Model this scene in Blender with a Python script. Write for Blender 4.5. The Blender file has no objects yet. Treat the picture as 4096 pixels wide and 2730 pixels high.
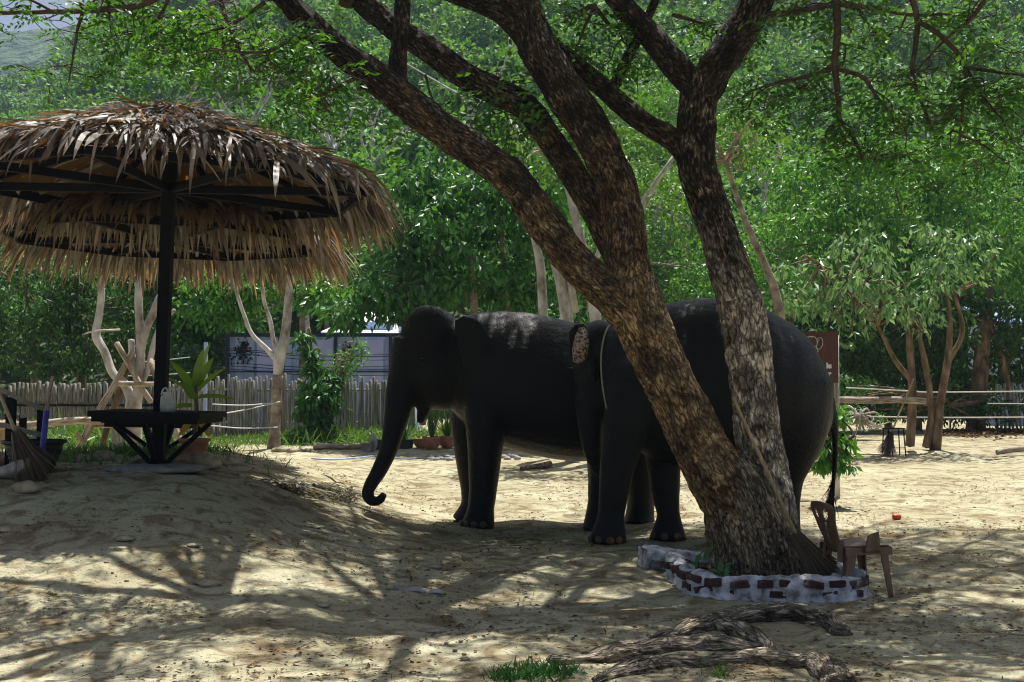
import bpy, math, random
import numpy as np
from mathutils import Vector, Matrix

# ------------------------------------------------------------------ camera, sky, sun, exposure
SC = bpy.context.scene
COL = SC.collection
FPX, CAMZ = 4700.0, 1.6
PITCH = math.atan((1550 - 1365) / FPX)
cam_d = bpy.data.cameras.new("camera"); cam = bpy.data.objects.new("camera", cam_d); COL.objects.link(cam)
cam_d.sensor_width = 36.0; cam_d.lens = 36.0 * FPX / 4096.0
cam_d.clip_start = 0.1; cam_d.clip_end = 3000
cam.location = (0, 0, CAMZ); cam.rotation_euler = (math.pi / 2 + PITCH, 0, 0)
SC.camera = cam
SUN_EL, SUN_AZ = math.radians(69), math.radians(20)      # azimuth measured from +Y towards +X
w = bpy.data.worlds.new("World"); SC.world = w; w.use_nodes = True
nt = w.node_tree; nt.nodes.clear()
_sky = nt.nodes.new("ShaderNodeTexSky"); _sky.sky_type = 'NISHITA'; _sky.sun_disc = False
_sky.air_density = 0.7; _sky.dust_density = 4.0; _sky.ozone_density = 0.4; _sky.sun_elevation = SUN_EL; _sky.sun_rotation = SUN_AZ
_bg = nt.nodes.new("ShaderNodeBackground"); _bg.inputs[1].default_value = 0.062
_out = nt.nodes.new("ShaderNodeOutputWorld")
nt.links.new(_sky.outputs[0], _bg.inputs[0]); nt.links.new(_bg.outputs[0], _out.inputs[0])
sun_d = bpy.data.lights.new("sun", 'SUN'); sun_d.energy = 5.0; sun_d.angle = math.radians(0.55); sun_d.color = (1.0, 0.96, 0.89)
sun = bpy.data.objects.new("sun", sun_d); COL.objects.link(sun)
TOSUN = Vector((math.sin(SUN_AZ) * math.cos(SUN_EL), math.cos(SUN_AZ) * math.cos(SUN_EL), math.sin(SUN_EL)))
sun.rotation_euler = TOSUN.to_track_quat('Z', 'Y').to_euler(); sun.location = (10, 30, 60)
SC.view_settings.view_transform = 'Standard'; SC.view_settings.look = 'None'
SC.view_settings.exposure = 0.82; SC.view_settings.gamma = 1.0
SC.cycles.max_bounces = 6; SC.cycles.diffuse_bounces = 3; SC.cycles.glossy_bounces = 2
SC.cycles.transmission_bounces = 3; SC.cycles.volume_bounces = 0; SC.cycles.use_denoising = True; SC.cycles.denoising_prefilter = 'NONE'; SC.cycles.pixel_filter_type = 'BLACKMAN_HARRIS'; SC.cycles.filter_width = 1.15
SC.cycles.use_fast_gi = False; SC.cycles.caustics_reflective = False; SC.cycles.caustics_refractive = False

rng = np.random.default_rng(7)
R = random.Random(11)

# ------------------------------------------------------------------ helpers: pixel of the 4096 px photo -> ray, ground height
_cp, _sp = math.cos(PITCH), math.sin(PITCH)
def ray(px, py):
    u, v = (px - 2048) / FPX, -(py - 1365) / FPX
    return np.array([u, _cp - _sp * v, _sp + _cp * v])
def at(px, py, Y):
    d = ray(px, py); t = Y / d[1]
    return np.array([d[0] * t, Y, CAMZ + d[2] * t])
def sst(a, b, x):
    t = np.clip((x - a) / (b - a), 0, 1); return t * t * (3 - 2 * t)
def hash3(i, j, k, s):
    n = np.sin(i * 127.1 + j * 311.7 + k * 74.7 + s * 53.3) * 43758.5453
    return n - np.floor(n)
def vnoise(P, seed=0):
    P = np.asarray(P, float); I = np.floor(P); f = P - I; f = f * f * (3 - 2 * f)
    r = 0
    for a in (0, 1):
        for b in (0, 1):
            for c in (0, 1):
                wgt = (f[..., 0] if a else 1 - f[..., 0]) * (f[..., 1] if b else 1 - f[..., 1]) * (f[..., 2] if c else 1 - f[..., 2])
                r = r + wgt * hash3(I[..., 0] + a, I[..., 1] + b, I[..., 2] + c, seed)
    return r * 2 - 1
def n2(x, y, sc, seed=0):
    x = np.asarray(x, float); y = np.asarray(y, float); x, y = np.broadcast_arrays(x, y)
    return vnoise(np.stack([x * sc, y * sc, np.zeros_like(x) + 0.37], -1), seed)
def H(x, y):
    x = np.asarray(x, float); y = np.asarray(y, float)
    base = 0.42 * sst(14, 30, y) - 0.06 * sst(12, 8, y)
    a = sst(-0.5, -3.7, x + 0.10 * (y - 12)) * sst(6.5, 12.2, y)
    z = base + a * (0.74 - 0.38 * sst(15.8, 19.0, y) - base) * (1 - sst(22, 29, y))
    near = sst(40, 20, y)
    z = z + near * (0.045 * n2(x, y, 0.55, 3) + 0.022 * n2(x, y, 1.7, 4) - 0.03 * np.clip(1 - np.abs(n2(x, y, 1.25, 12)) / .3, 0, 1) + 0.010 * n2(x, y, 2.9, 13) + 0.010 * n2(x, y, 4.3, 5))
    return z
def G(px, py):
    d = ray(px, py); t = 4.0
    while t < 120:
        p = np.array([0, 0, CAMZ]) + d * t
        if p[2] < float(H(p[0], p[1])): break
        t += 0.05
    lo, hi = t - 0.05, t
    for _ in range(12):
        m = (lo + hi) / 2; p = np.array([0, 0, CAMZ]) + d * m
        if p[2] < float(H(p[0], p[1])): hi = m
        else: lo = m
    return np.array([0, 0, CAMZ]) + d * hi
def onground(p, dz=0.0):
    return np.array([p[0], p[1], float(H(p[0], p[1])) + dz])

# ------------------------------------------------------------------ mesh collecting
class MB:
    def __init__(s): s.v = []; s.f = []; s.n = 0; s.co = []; s.has = False
    def add(s, V, F, co=None):
        V = np.asarray(V, float).reshape(-1, 3); F = np.asarray(F, int)
        if len(F) == 0: return s
        s.v.append(V); s.f.append(F + s.n); s.n += len(V)
        s.co.append(np.zeros((len(V), 3)) if co is None else co); s.has |= co is not None
        return s
    def build(s, name, m, parent=None, smooth=True, org=None, local=False):
        V = np.concatenate(s.v)
        if org is None:
            org = np.zeros(3)
            if parent is not None and not local:
                q = parent
                while q is not None: org = org + np.array(q.location); q = q.parent
        me = bpy.data.meshes.new(name)
        loops = np.concatenate([f.ravel() for f in s.f]); cnt = np.concatenate([np.full(len(f), f.shape[1]) for f in s.f])
        me.vertices.add(len(V)); me.vertices.foreach_set("co", (V - org).astype(np.float32).ravel())
        me.loops.add(len(loops)); me.loops.foreach_set("vertex_index", loops.astype(np.int32))
        st = np.concatenate([[0], np.cumsum(cnt)[:-1]])
        me.polygons.add(len(cnt)); me.polygons.foreach_set("loop_start", st.astype(np.int32))
        me.polygons.foreach_set("use_smooth", np.full(len(cnt), bool(smooth)))
        if s.has:
            a = me.attributes.new("bark", 'FLOAT_VECTOR', 'POINT'); a.data.foreach_set("vector", np.concatenate(s.co).astype(np.float32).ravel())
        me.update(calc_edges=True); me.validate()
        if m is not None: me.materials.append(m)
        o = bpy.data.objects.new(name, me); COL.objects.link(o)
        if parent is not None: o.parent = parent
        else: o.location = org
        return o
def tag(o, label, cat, group=None):
    o["label"] = label; o["category"] = cat
    if group: o["group"] = group
    return o
def kind(o, k, label=None, cat=None):
    o["kind"] = k
    if label: o["label"] = label
    if cat: o["category"] = cat
    return o
def thing(name, label, cat, loc=(0, 0, 0), group=None, rz=0):
    o = bpy.data.objects.new(name, None); COL.objects.link(o); o.location = tuple(float(c) for c in loc); o.rotation_euler = (0, 0, rz)
    o.empty_display_size = 0.2
    return tag(o, label, cat, group)
def copy_part(src, parent, loc=None, rot=None, sc=None):
    c = src.copy(); COL.objects.link(c); c.parent = parent
    if loc is not None: c.location = loc
    if rot is not None: c.rotation_euler = rot
    if sc is not None: c.scale = sc
    return c
BOXF = np.array([[0, 3, 2, 1], [4, 5, 6, 7], [0, 1, 5, 4], [1, 2, 6, 5], [2, 3, 7, 6], [3, 0, 4, 7]])
def box(c, s, rot=None):
    h = np.array(s) / 2.0
    V = np.array([[-1, -1, -1], [1, -1, -1], [1, 1, -1], [-1, 1, -1], [-1, -1, 1], [1, -1, 1], [1, 1, 1], [-1, 1, 1]]) * h
    if rot is not None: V = V @ np.array(rot.to_3x3() if hasattr(rot, 'to_3x3') else rot).T
    return V + np.array(c), BOXF
def rotz(a): return Matrix.Rotation(a, 3, 'Z')
def beam(p, q, w, h, up=(0, 0, 1)):
    p = np.array(p, float); q = np.array(q, float); d = q - p; L = np.linalg.norm(d); d /= L
    s_ = np.cross(d, up); s_ /= np.linalg.norm(s_) + 1e-9; u = np.cross(s_, d)
    V = []
    for e in (p, q):
        for a, b in ((-1, -1), (1, -1), (1, 1), (-1, 1)): V.append(e + s_ * a * w / 2 + u * b * h / 2)
    return np.array(V), BOXF
def cat(pts, rad, sub=6):
    pts = np.asarray(pts, float); rad = np.asarray(rad, float); k = len(pts)
    P = np.vstack([2 * pts[0] - pts[1], pts, 2 * pts[-1] - pts[-2]]); out = []; ro = []
    for i in range(k - 1):
        p0, p1, p2, p3 = P[i], P[i + 1], P[i + 2], P[i + 3]
        for t in np.linspace(0, 1, sub, endpoint=False):
            out.append(0.5 * (2 * p1 + (p2 - p0) * t + (2 * p0 - 5 * p1 + 4 * p2 - p3) * t * t + (3 * p1 - p0 - 3 * p2 + p3) * t ** 3))
            ro.append(rad[i] * (1 - t) + rad[i + 1] * t)
    out.append(pts[-1]); ro.append(rad[-1])
    return np.array(out), np.array(ro)
def tube(pts, rad, n=8, caps=True, namp=0.0, nsc=4.0, seed=0, flat=1.0, lump=0.0, plates=0.0):
    pts = np.asarray(pts, float); k = len(pts); rad = np.broadcast_to(np.asarray(rad, float), (k,))
    T = np.gradient(pts, axis=0); T /= np.linalg.norm(T, axis=1)[:, None] + 1e-12
    a = np.array([0, 0, 1.0]) if abs(T[0][2]) < 0.9 else np.array([1.0, 0, 0])
    u = np.cross(T[0], a); u /= np.linalg.norm(u); U = [u]
    for i in range(1, k):
        u = U[-1] - T[i] * np.dot(U[-1], T[i]); u /= np.linalg.norm(u) + 1e-12; U.append(u)
    U = np.array(U); W = np.cross(T, U)
    th = np.linspace(0, 2 * np.pi, n, endpoint=False); L = np.concatenate([[0], np.cumsum(np.linalg.norm(np.diff(pts, axis=0), axis=1))])
    c, s_ = np.cos(th)[None, :, None], np.sin(th)[None, :, None]
    rr = rad[:, None]
    bark = np.stack([np.broadcast_to(np.cos(th) * max(rad.max(), .02), (k, n)), np.broadcast_to(np.sin(th) * max(rad.max(), .02), (k, n)), np.broadcast_to(L[:, None], (k, n))], -1)
    if namp:
        q = bark.copy(); q[..., 2] *= 0.35
        rr = rr * (1 + namp * vnoise(q * nsc, seed) + lump * vnoise(bark * np.array([3.0, 3.0, 2.2]), seed + 9))
        if plates:
            q = bark * np.array([11.0, 11.0, 4.5]); q = q + 1.5 * np.stack([vnoise(bark * 9, seed + 3), vnoise(bark * 9, seed + 4), 0 * bark[..., 0]], -1)
            rg = np.abs(vnoise(q, seed + 5)); rr = rr - plates * np.clip(1 - rg / .16, 0, 1) + plates * .7 * vnoise(bark * np.array([34., 34., 16.]), seed + 6)
    else: rr = np.broadcast_to(rr, (k, n))
    V = pts[:, None, :] + rr[..., None] * (c * U[:, None, :] + flat * s_ * W[:, None, :])
    V = V.reshape(-1, 3); F = []
    i, j = np.meshgrid(np.arange(k - 1), np.arange(n), indexing='ij'); i = i.ravel(); j = j.ravel(); j2 = (j + 1) % n
    F = np.stack([i * n + j, i * n + j2, (i + 1) * n + j2, (i + 1) * n + j], -1)
    co = bark.reshape(-1, 3)
    if caps:
        V = np.vstack([V, pts[0] - T[0] * rad[0] * .25, pts[-1] + T[-1] * rad[-1] * .25]); co = np.vstack([co, co[0], co[-1]])
        a0, b0 = k * n, k * n + 1
        tri = [[a0, (x + 1) % n, x, a0] for x in range(n)] + [[b0, (k - 1) * n + x, (k - 1) * n + (x + 1) % n, b0] for x in range(n)]
        tri = np.array(tri)[:, :3]
        return V, F, tri, co
    return V, F, None, co
def addtube(mb, *a, **k):
    V, F, t, co = tube(*a, **k); n0 = mb.n
    mb.add(V, F, co)
    if t is not None: mb.f.append(t + n0)
    return mb
def lathe(prof, n=16, c=(0, 0, 0), sx=1, sy=1):
    prof = np.array(prof, float); th = np.linspace(0, 2 * np.pi, n, endpoint=False); k = len(prof)
    V = np.stack([prof[:, None, 0] * np.cos(th) * sx, prof[:, None, 0] * np.sin(th) * sy, np.broadcast_to(prof[:, None, 1], (k, n))], -1).reshape(-1, 3) + np.array(c)
    i, j = np.meshgrid(np.arange(k - 1), np.arange(n), indexing='ij'); i = i.ravel(); j = j.ravel(); j2 = (j + 1) % n
    return V, np.stack([i * n + j, i * n + j2, (i + 1) * n + j2, (i + 1) * n + j], -1)
def ball(c, r, nu=16, nv=10, amp=0.0, sc=3.0, seed=0):
    r = np.broadcast_to(np.array(r, float), (3,)); ph = np.linspace(0.02, math.pi - 0.02, nv)
    prof = np.stack([np.sin(ph), np.cos(ph)], -1); V, F = lathe(prof, nu)
    if amp: V = V * (1 + amp * vnoise(V * sc + seed * 7.3, seed))[:, None]
    return V * r + np.array(c), np.vstack([F[:, ::-1]])
def leaf_quads(P, D, N, L, W, fold=0.15):
    P = np.asarray(P); n = len(P); L = np.broadcast_to(L, (n,))[:, None]; W = np.broadcast_to(W, (n,))[:, None]
    D = D / (np.linalg.norm(D, axis=1)[:, None] + 1e-9); S = np.cross(D, N); S /= np.linalg.norm(S, axis=1)[:, None] + 1e-9; N2 = np.cross(S, D)
    V = np.stack([P, P + D * L * .45 + S * W / 2 + N2 * W * fold, P + D * L, P + D * L * .45 - S * W / 2 + N2 * W * fold], 1).reshape(-1, 3)
    return V, np.arange(4 * n).reshape(n, 4)
def rdir(n, g=None):
    v = (g or rng).normal(size=(n, 3)); return v / np.linalg.norm(v, axis=1)[:, None]
def strips(P, D, N, L, W, droop, seg=4, curl=0.0, taper=True):
    """long leaf blades: n strips of seg quads, bending down by droop along the length"""
    P = np.asarray(P, float); n = len(P); L = np.broadcast_to(L, (n,)); W = np.broadcast_to(W, (n,)); droop = np.broadcast_to(droop, (n,))
    D = D / np.linalg.norm(D, axis=1)[:, None]; S = np.cross(D, N); S /= np.linalg.norm(S, axis=1)[:, None] + 1e-9
    rows = []
    p = P.copy(); d = D.copy()
    for i in range(seg + 1):
        t = i / seg; wd = W * (math.sin(math.pi * min(1, 0.25 + 0.75 * t)) ** .7 if taper else 1 - .5 * t)
        if i == seg and taper: wd = W * 0.04
        rows.append(p - S * (wd / 2)[:, None]); rows.append(p + S * (wd / 2)[:, None])
        d = d + np.array([0, 0, -1.0]) * (droop / seg)[:, None]; d /= np.linalg.norm(d, axis=1)[:, None]
        p = p + d * (L / seg)[:, None]
        S = S + curl * rng.normal(size=(n, 3)); S -= d * np.sum(S * d, 1)[:, None]; S /= np.linalg.norm(S, axis=1)[:, None]
    V = np.stack(rows, 1).reshape(-1, 3); m = 2 * (seg + 1)
    b = np.arange(n)[:, None, None] * m; q = np.array([[2 * i, 2 * i + 1, 2 * i + 3, 2 * i + 2] for i in range(seg)])[None]
    return V, (b + q).reshape(-1, 4)

# ------------------------------------------------------------------ materials
def ramp(nt, stops):
    r = nt.nodes.new("ShaderNodeValToRGB"); e = r.color_ramp.elements
    while len(e) < len(stops): e.new(0.5)
    for i, (p, c) in enumerate(stops): e[i].position = p; e[i].color = (*c, 1)
    return r
def mat(name, stops, *a_, rand=False, **k_):
    m = _mat(name, stops, *a_, **k_)
    if rand:
        t = m.node_tree; oi = t.nodes.new('ShaderNodeObjectInfo'); mu = t.nodes.new('ShaderNodeMath'); mu.operation = 'MULTIPLY'; mu.inputs[1].default_value = 37.0; t.links.new(oi.outputs['Random'], mu.inputs[0])
        mp = [n for n in t.nodes if n.type == 'MAPPING'][0]; t.links.new(mu.outputs[0], mp.inputs['Location'])
    return m
def _mat(name, stops, scale=6, rough=0.8, bump=0.0, bscale=30, detail=6, spec=0.3, stretch=(1, 1, 1), attr=None, metallic=0, bdist=0.02, trans=None, distort=0.0):
    if isinstance(stops[0], (int, float)): stops = [(0.3, tuple(c * .8 for c in stops)), (0.7, tuple(min(1, c * 1.15) for c in stops))]
    m = bpy.data.materials.new(name); m.use_nodes = True; t = m.node_tree; t.nodes.clear()
    o = t.nodes.new("ShaderNodeOutputMaterial"); b = t.nodes.new("ShaderNodeBsdfPrincipled")
    b.inputs["Roughness"].default_value = rough; b.inputs["Specular IOR Level"].default_value = spec; b.inputs["Metallic"].default_value = metallic
    if attr: a = t.nodes.new("ShaderNodeAttribute"); a.attribute_name = attr; src = a.outputs["Vector"]
    else: a = t.nodes.new("ShaderNodeTexCoord"); src = a.outputs["Object"]
    mp = t.nodes.new("ShaderNodeMapping"); mp.inputs["Scale"].default_value = stretch; t.links.new(src, mp.inputs[0])
    n = t.nodes.new("ShaderNodeTexNoise"); n.inputs["Scale"].default_value = scale; n.inputs["Detail"].default_value = detail; n.inputs["Distortion"].default_value = distort
    t.links.new(mp.outputs[0], n.inputs["Vector"]); r = ramp(t, stops); t.links.new(n.outputs[0], r.inputs[0]); t.links.new(r.outputs[0], b.inputs["Base Color"])
    if bump:
        n2_ = t.nodes.new("ShaderNodeTexNoise"); n2_.inputs["Scale"].default_value = bscale; n2_.inputs["Detail"].default_value = 5; t.links.new(mp.outputs[0], n2_.inputs["Vector"])
        bp = t.nodes.new("ShaderNodeBump"); bp.inputs["Strength"].default_value = bump; bp.inputs["Distance"].default_value = bdist
        t.links.new(n2_.outputs[0], bp.inputs["Height"]); t.links.new(bp.outputs[0], b.inputs["Normal"])
    t.links.new(b.outputs[0], o.inputs[0])
    if trans:
        tr = t.nodes.new("ShaderNodeBsdfTranslucent"); mx = t.nodes.new("ShaderNodeMixShader"); mx.inputs[0].default_value = trans
        t.links.new(r.outputs[0], tr.inputs[0]); t.links.new(b.outputs[0], mx.inputs[1]); t.links.new(tr.outputs[0], mx.inputs[2]); t.links.new(mx.outputs[0], o.inputs[0])
    return m
def leafmat(name, cols, trans=0.4, rough=0.45, spec=0.4, tint=(1.35, 1.15, 0.4), gain=1.0):
    m = bpy.data.materials.new(name); m.use_nodes = True; t = m.node_tree; t.nodes.clear()
    o = t.nodes.new("ShaderNodeOutputMaterial"); b = t.nodes.new("ShaderNodeBsdfPrincipled")
    b.inputs["Roughness"].default_value = rough; b.inputs["Specular IOR Level"].default_value = spec
    cols = [(min(.7, c_[0] * gain * 1.0), min(.7, c_[1] * gain * .96), min(.7, c_[2] * gain * .72)) if gain != 1.0 else c_ for c_ in cols]; g = t.nodes.new("ShaderNodeNewGeometry"); k = len(cols)
    r = ramp(t, [(i / max(1, k - 1), c) for i, c in enumerate(cols)]); t.links.new(g.outputs["Random Per Island"], r.inputs[0])
    t.links.new(r.outputs[0], b.inputs["Base Color"])
    tr = t.nodes.new("ShaderNodeBsdfTranslucent"); mx = t.nodes.new("ShaderNodeMixShader"); mx.inputs[0].default_value = trans
    mm = t.nodes.new("ShaderNodeMix"); mm.data_type = 'RGBA'; mm.blend_type = 'MULTIPLY'; mm.inputs[0].default_value = 1.0
    t.links.new(r.outputs[0], mm.inputs[6]); mm.inputs[7].default_value = (*tint, 1)
    t.links.new(mm.outputs[2], tr.inputs[0]); t.links.new(b.outputs[0], mx.inputs[1]); t.links.new(tr.outputs[0], mx.inputs[2]); t.links.new(mx.outputs[0], o.inputs[0])
    return m
def ground_mat():
    m = bpy.data.materials.new("sandy_ground"); m.use_nodes = True; t = m.node_tree; b = t.nodes["Principled BSDF"]
    b.inputs["Roughness"].default_value = 0.95; b.inputs["Specular IOR Level"].default_value = 0.1
    tc = t.nodes.new("ShaderNodeTexCoord")
    def noise(s, d=6, dist=0.0, vec=None):
        n = t.nodes.new("ShaderNodeTexNoise"); n.inputs["Scale"].default_value = s; n.inputs["Detail"].default_value = d; n.inputs["Distortion"].default_value = dist
        t.links.new(vec or tc.outputs["Object"], n.inputs["Vector"]); return n.outputs[0]
    base = ramp(t, [(0.25, (0.25, 0.21, 0.13)), (0.5, (0.365, 0.34, 0.225)), (0.75, (0.45, 0.43, 0.305))]); t.links.new(noise(0.9, 8, .4), base.inputs[0])
    def over(col, fac):
        mx = t.nodes.new("ShaderNodeMix"); mx.data_type = 'RGBA'; t.links.new(fac, mx.inputs[0]); t.links.new(col, mx.inputs[6]); return mx
    f1 = ramp(t, [(0.47, (0, 0, 0)), (0.63, (.8, .8, .8))]); t.links.new(noise(3.1, 9, 1.2), f1.inputs[0])
    m1 = over(base.outputs[0], f1.outputs[0]); m1.inputs[7].default_value = (0.15, 0.105, 0.055, 1)
    mp = t.nodes.new("ShaderNodeMapping"); mp.inputs["Scale"].default_value = (1, 2.2, 1); mp.inputs["Rotation"].default_value = (0, 0, .3); t.links.new(tc.outputs["Object"], mp.inputs[0])
    f2 = ramp(t, [(0.57, (0, 0, 0)), (0.66, (.9, .9, .9))]); t.links.new(noise(19, 6, 2.0, mp.outputs[0]), f2.inputs[0])
    m2 = over(m1.outputs[2], f2.outputs[0]); m2.inputs[7].default_value = (0.075, 0.05, 0.028, 1)
    f3 = ramp(t, [(0.66, (0, 0, 0)), (0.72, (.7, .7, .7))]); t.links.new(noise(31, 3), f3.inputs[0])
    m3 = over(m2.outputs[2], f3.outputs[0]); m3.inputs[7].default_value = (0.46, 0.42, 0.32, 1)
    t.links.new(m3.outputs[2], b.inputs["Base Color"])
    bp = t.nodes.new("ShaderNodeBump"); bp.inputs["Strength"].default_value = 0.9; bp.inputs["Distance"].default_value = 0.03; t.links.new(noise(9, 10), bp.inputs["Height"])
    bp2 = t.nodes.new("ShaderNodeBump"); bp2.inputs["Strength"].default_value = 0.7; bp2.inputs["Distance"].default_value = 0.012; t.links.new(noise(55, 6), bp2.inputs["Height"])
    t.links.new(bp.outputs[0], bp2.inputs["Normal"]); t.links.new(bp2.outputs[0], b.inputs["Normal"])
    return m
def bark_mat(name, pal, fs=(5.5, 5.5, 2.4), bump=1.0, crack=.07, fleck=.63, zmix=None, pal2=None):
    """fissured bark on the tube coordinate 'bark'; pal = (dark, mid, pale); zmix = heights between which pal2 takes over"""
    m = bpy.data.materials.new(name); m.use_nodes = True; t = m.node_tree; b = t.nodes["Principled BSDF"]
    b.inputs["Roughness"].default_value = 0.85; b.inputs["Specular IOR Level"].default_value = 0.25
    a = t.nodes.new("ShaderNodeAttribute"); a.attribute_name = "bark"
    mp = t.nodes.new("ShaderNodeMapping"); mp.inputs["Scale"].default_value = fs; t.links.new(a.outputs["Vector"], mp.inputs[0])
    def noise(sc, det, dist, vec):
        n = t.nodes.new("ShaderNodeTexNoise"); n.inputs["Scale"].default_value = sc; n.inputs["Detail"].default_value = det; n.inputs["Distortion"].default_value = dist; t.links.new(vec, n.inputs["Vector"]); return n.outputs[0]
    def math_(op, x, y):
        n = t.nodes.new("ShaderNodeMath"); n.operation = op
        for k_, q_ in enumerate((x, y)):
            if q_ is None: continue
            if isinstance(q_, (int, float)): n.inputs[k_].default_value = q_
            else: t.links.new(q_, n.inputs[k_])
        return n.outputs[0]
    n1 = noise(2.6, 3, .7, mp.outputs[0]); fine = noise(7, 9, .3, mp.outputs[0]); zone = noise(3.2, 6, .8, a.outputs["Vector"])
    rid = math_('ABSOLUTE', math_('SUBTRACT', n1, .5), None)
    cr = ramp(t, [(0.0, (.12, .12, .12)), (crack, (1, 1, 1))]); t.links.new(rid, cr.inputs[0])
    dv = t.nodes.new("ShaderNodeMix"); dv.data_type = 'RGBA'; dv.blend_type = 'ADD'; dv.inputs[0].default_value = .45; wn = t.nodes.new("ShaderNodeTexNoise"); wn.inputs["Scale"].default_value = 3.0; wn.inputs["Detail"].default_value = 5; t.links.new(mp.outputs[0], wn.inputs["Vector"]); t.links.new(mp.outputs[0], dv.inputs[6]); t.links.new(wn.outputs[1], dv.inputs[7])
    vo = t.nodes.new("ShaderNodeTexVoronoi"); vo.feature = 'DISTANCE_TO_EDGE'; vo.inputs["Scale"].default_value = 2.7; t.links.new(dv.outputs[2], vo.inputs["Vector"]); cr2 = ramp(t, [(0.0, (.10, .10, .10)), (.07, (1, 1, 1))]); t.links.new(vo.outputs["Distance"], cr2.inputs[0])
    crk = math_('MULTIPLY', cr.outputs[0], cr2.outputs[0])
    mixz = math_('ADD', math_('MULTIPLY', fine, .62), math_('MULTIPLY', zone, .38))
    def colour(p):
        c = ramp(t, [(.36, p[0]), (.50, p[1]), (fleck, p[2])]); t.links.new(mixz, c.inputs[0]); return c.outputs[0]
    col = colour(pal)
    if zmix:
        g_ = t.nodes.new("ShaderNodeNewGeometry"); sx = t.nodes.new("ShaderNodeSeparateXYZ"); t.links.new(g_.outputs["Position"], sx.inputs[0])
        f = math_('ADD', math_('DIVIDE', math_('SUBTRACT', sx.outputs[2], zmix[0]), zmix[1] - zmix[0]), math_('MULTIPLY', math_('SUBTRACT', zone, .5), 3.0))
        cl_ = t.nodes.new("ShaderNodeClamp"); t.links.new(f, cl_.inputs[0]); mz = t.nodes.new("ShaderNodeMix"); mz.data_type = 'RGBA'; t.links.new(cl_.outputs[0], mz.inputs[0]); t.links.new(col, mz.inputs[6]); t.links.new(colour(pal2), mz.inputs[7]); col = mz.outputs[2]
    pt = ramp(t, [(.36, (.22, .20, .19)), (.47, (.75, .72, .70)), (.60, (1.25, 1.2, 1.1))]); t.links.new(noise(2.6, 7, 1.4, a.outputs["Vector"]), pt.inputs[0]); mpt = t.nodes.new("ShaderNodeMix"); mpt.data_type = 'RGBA'; mpt.blend_type = 'MULTIPLY'; mpt.inputs[0].default_value = .9; t.links.new(col, mpt.inputs[6]); t.links.new(pt.outputs[0], mpt.inputs[7]); col = mpt.outputs[2]
    mul = t.nodes.new("ShaderNodeMix"); mul.data_type = 'RGBA'; mul.blend_type = 'MULTIPLY'; mul.inputs[0].default_value = .75
    t.links.new(col, mul.inputs[6]); t.links.new(crk, mul.inputs[7]); t.links.new(mul.outputs[2], b.inputs["Base Color"])
    hgt = math_('ADD', math_('MULTIPLY', crk, .8), fine)
    bp = t.nodes.new("ShaderNodeBump"); bp.inputs["Strength"].default_value = bump; bp.inputs["Distance"].default_value = 0.03; t.links.new(hgt, bp.inputs["Height"]); t.links.new(bp.outputs[0], b.inputs["Normal"])
    return m
def skin_mat():
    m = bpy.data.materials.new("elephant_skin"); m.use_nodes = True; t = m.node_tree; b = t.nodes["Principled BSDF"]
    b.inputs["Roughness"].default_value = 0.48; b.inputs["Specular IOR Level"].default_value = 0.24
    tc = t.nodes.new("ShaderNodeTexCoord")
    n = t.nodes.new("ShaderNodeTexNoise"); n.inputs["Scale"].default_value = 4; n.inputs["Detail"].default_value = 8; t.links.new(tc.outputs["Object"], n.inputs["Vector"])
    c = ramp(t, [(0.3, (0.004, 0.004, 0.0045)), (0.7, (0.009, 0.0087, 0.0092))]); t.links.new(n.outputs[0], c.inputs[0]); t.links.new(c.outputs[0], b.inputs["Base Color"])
    mp = t.nodes.new("ShaderNodeMapping"); mp.inputs["Scale"].default_value = (1, 1, 1.5); t.links.new(tc.outputs["Object"], mp.inputs[0])
    v = t.nodes.new("ShaderNodeTexVoronoi"); v.feature = 'DISTANCE_TO_EDGE'; v.inputs["Scale"].default_value = 46; t.links.new(mp.outputs[0], v.inputs["Vector"])
    wv = t.nodes.new("ShaderNodeTexNoise"); wv.inputs["Scale"].default_value = 14; wv.inputs["Detail"].default_value = 6; t.links.new(mp.outputs[0], wv.inputs["Vector"])
    b1 = t.nodes.new("ShaderNodeBump"); b1.inputs["Strength"].default_value = .6; b1.inputs["Distance"].default_value = .012; t.links.new(v.outputs["Distance"], b1.inputs["Height"])
    b2 = t.nodes.new("ShaderNodeBump"); b2.inputs["Strength"].default_value = .5; b2.inputs["Distance"].default_value = .03; t.links.new(wv.outputs[0], b2.inputs["Height"]); t.links.new(b1.outputs[0], b2.inputs["Normal"])
    t.links.new(b2.outputs[0], b.inputs["Normal"]); return m

M = {}
M['ground'] = ground_mat()
M['skin'] = skin_mat()
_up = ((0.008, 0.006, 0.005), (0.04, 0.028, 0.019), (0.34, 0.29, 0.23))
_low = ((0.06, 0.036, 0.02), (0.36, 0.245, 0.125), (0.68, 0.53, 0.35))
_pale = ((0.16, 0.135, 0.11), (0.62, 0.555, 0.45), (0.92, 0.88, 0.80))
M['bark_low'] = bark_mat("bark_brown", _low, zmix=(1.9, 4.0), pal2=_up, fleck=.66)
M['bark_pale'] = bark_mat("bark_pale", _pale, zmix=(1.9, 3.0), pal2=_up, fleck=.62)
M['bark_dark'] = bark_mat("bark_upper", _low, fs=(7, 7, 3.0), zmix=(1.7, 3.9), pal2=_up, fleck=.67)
M['bark_tan'] = bark_mat("bark_tan", ((0.07, 0.04, 0.022), (0.26, 0.16, 0.085), (0.45, 0.31, 0.18)), fleck=.64)
M['twig'] = mat("twig", [(0.3, (0.03, 0.022, 0.016)), (0.7, (0.11, 0.075, 0.05))], 12)
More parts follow.
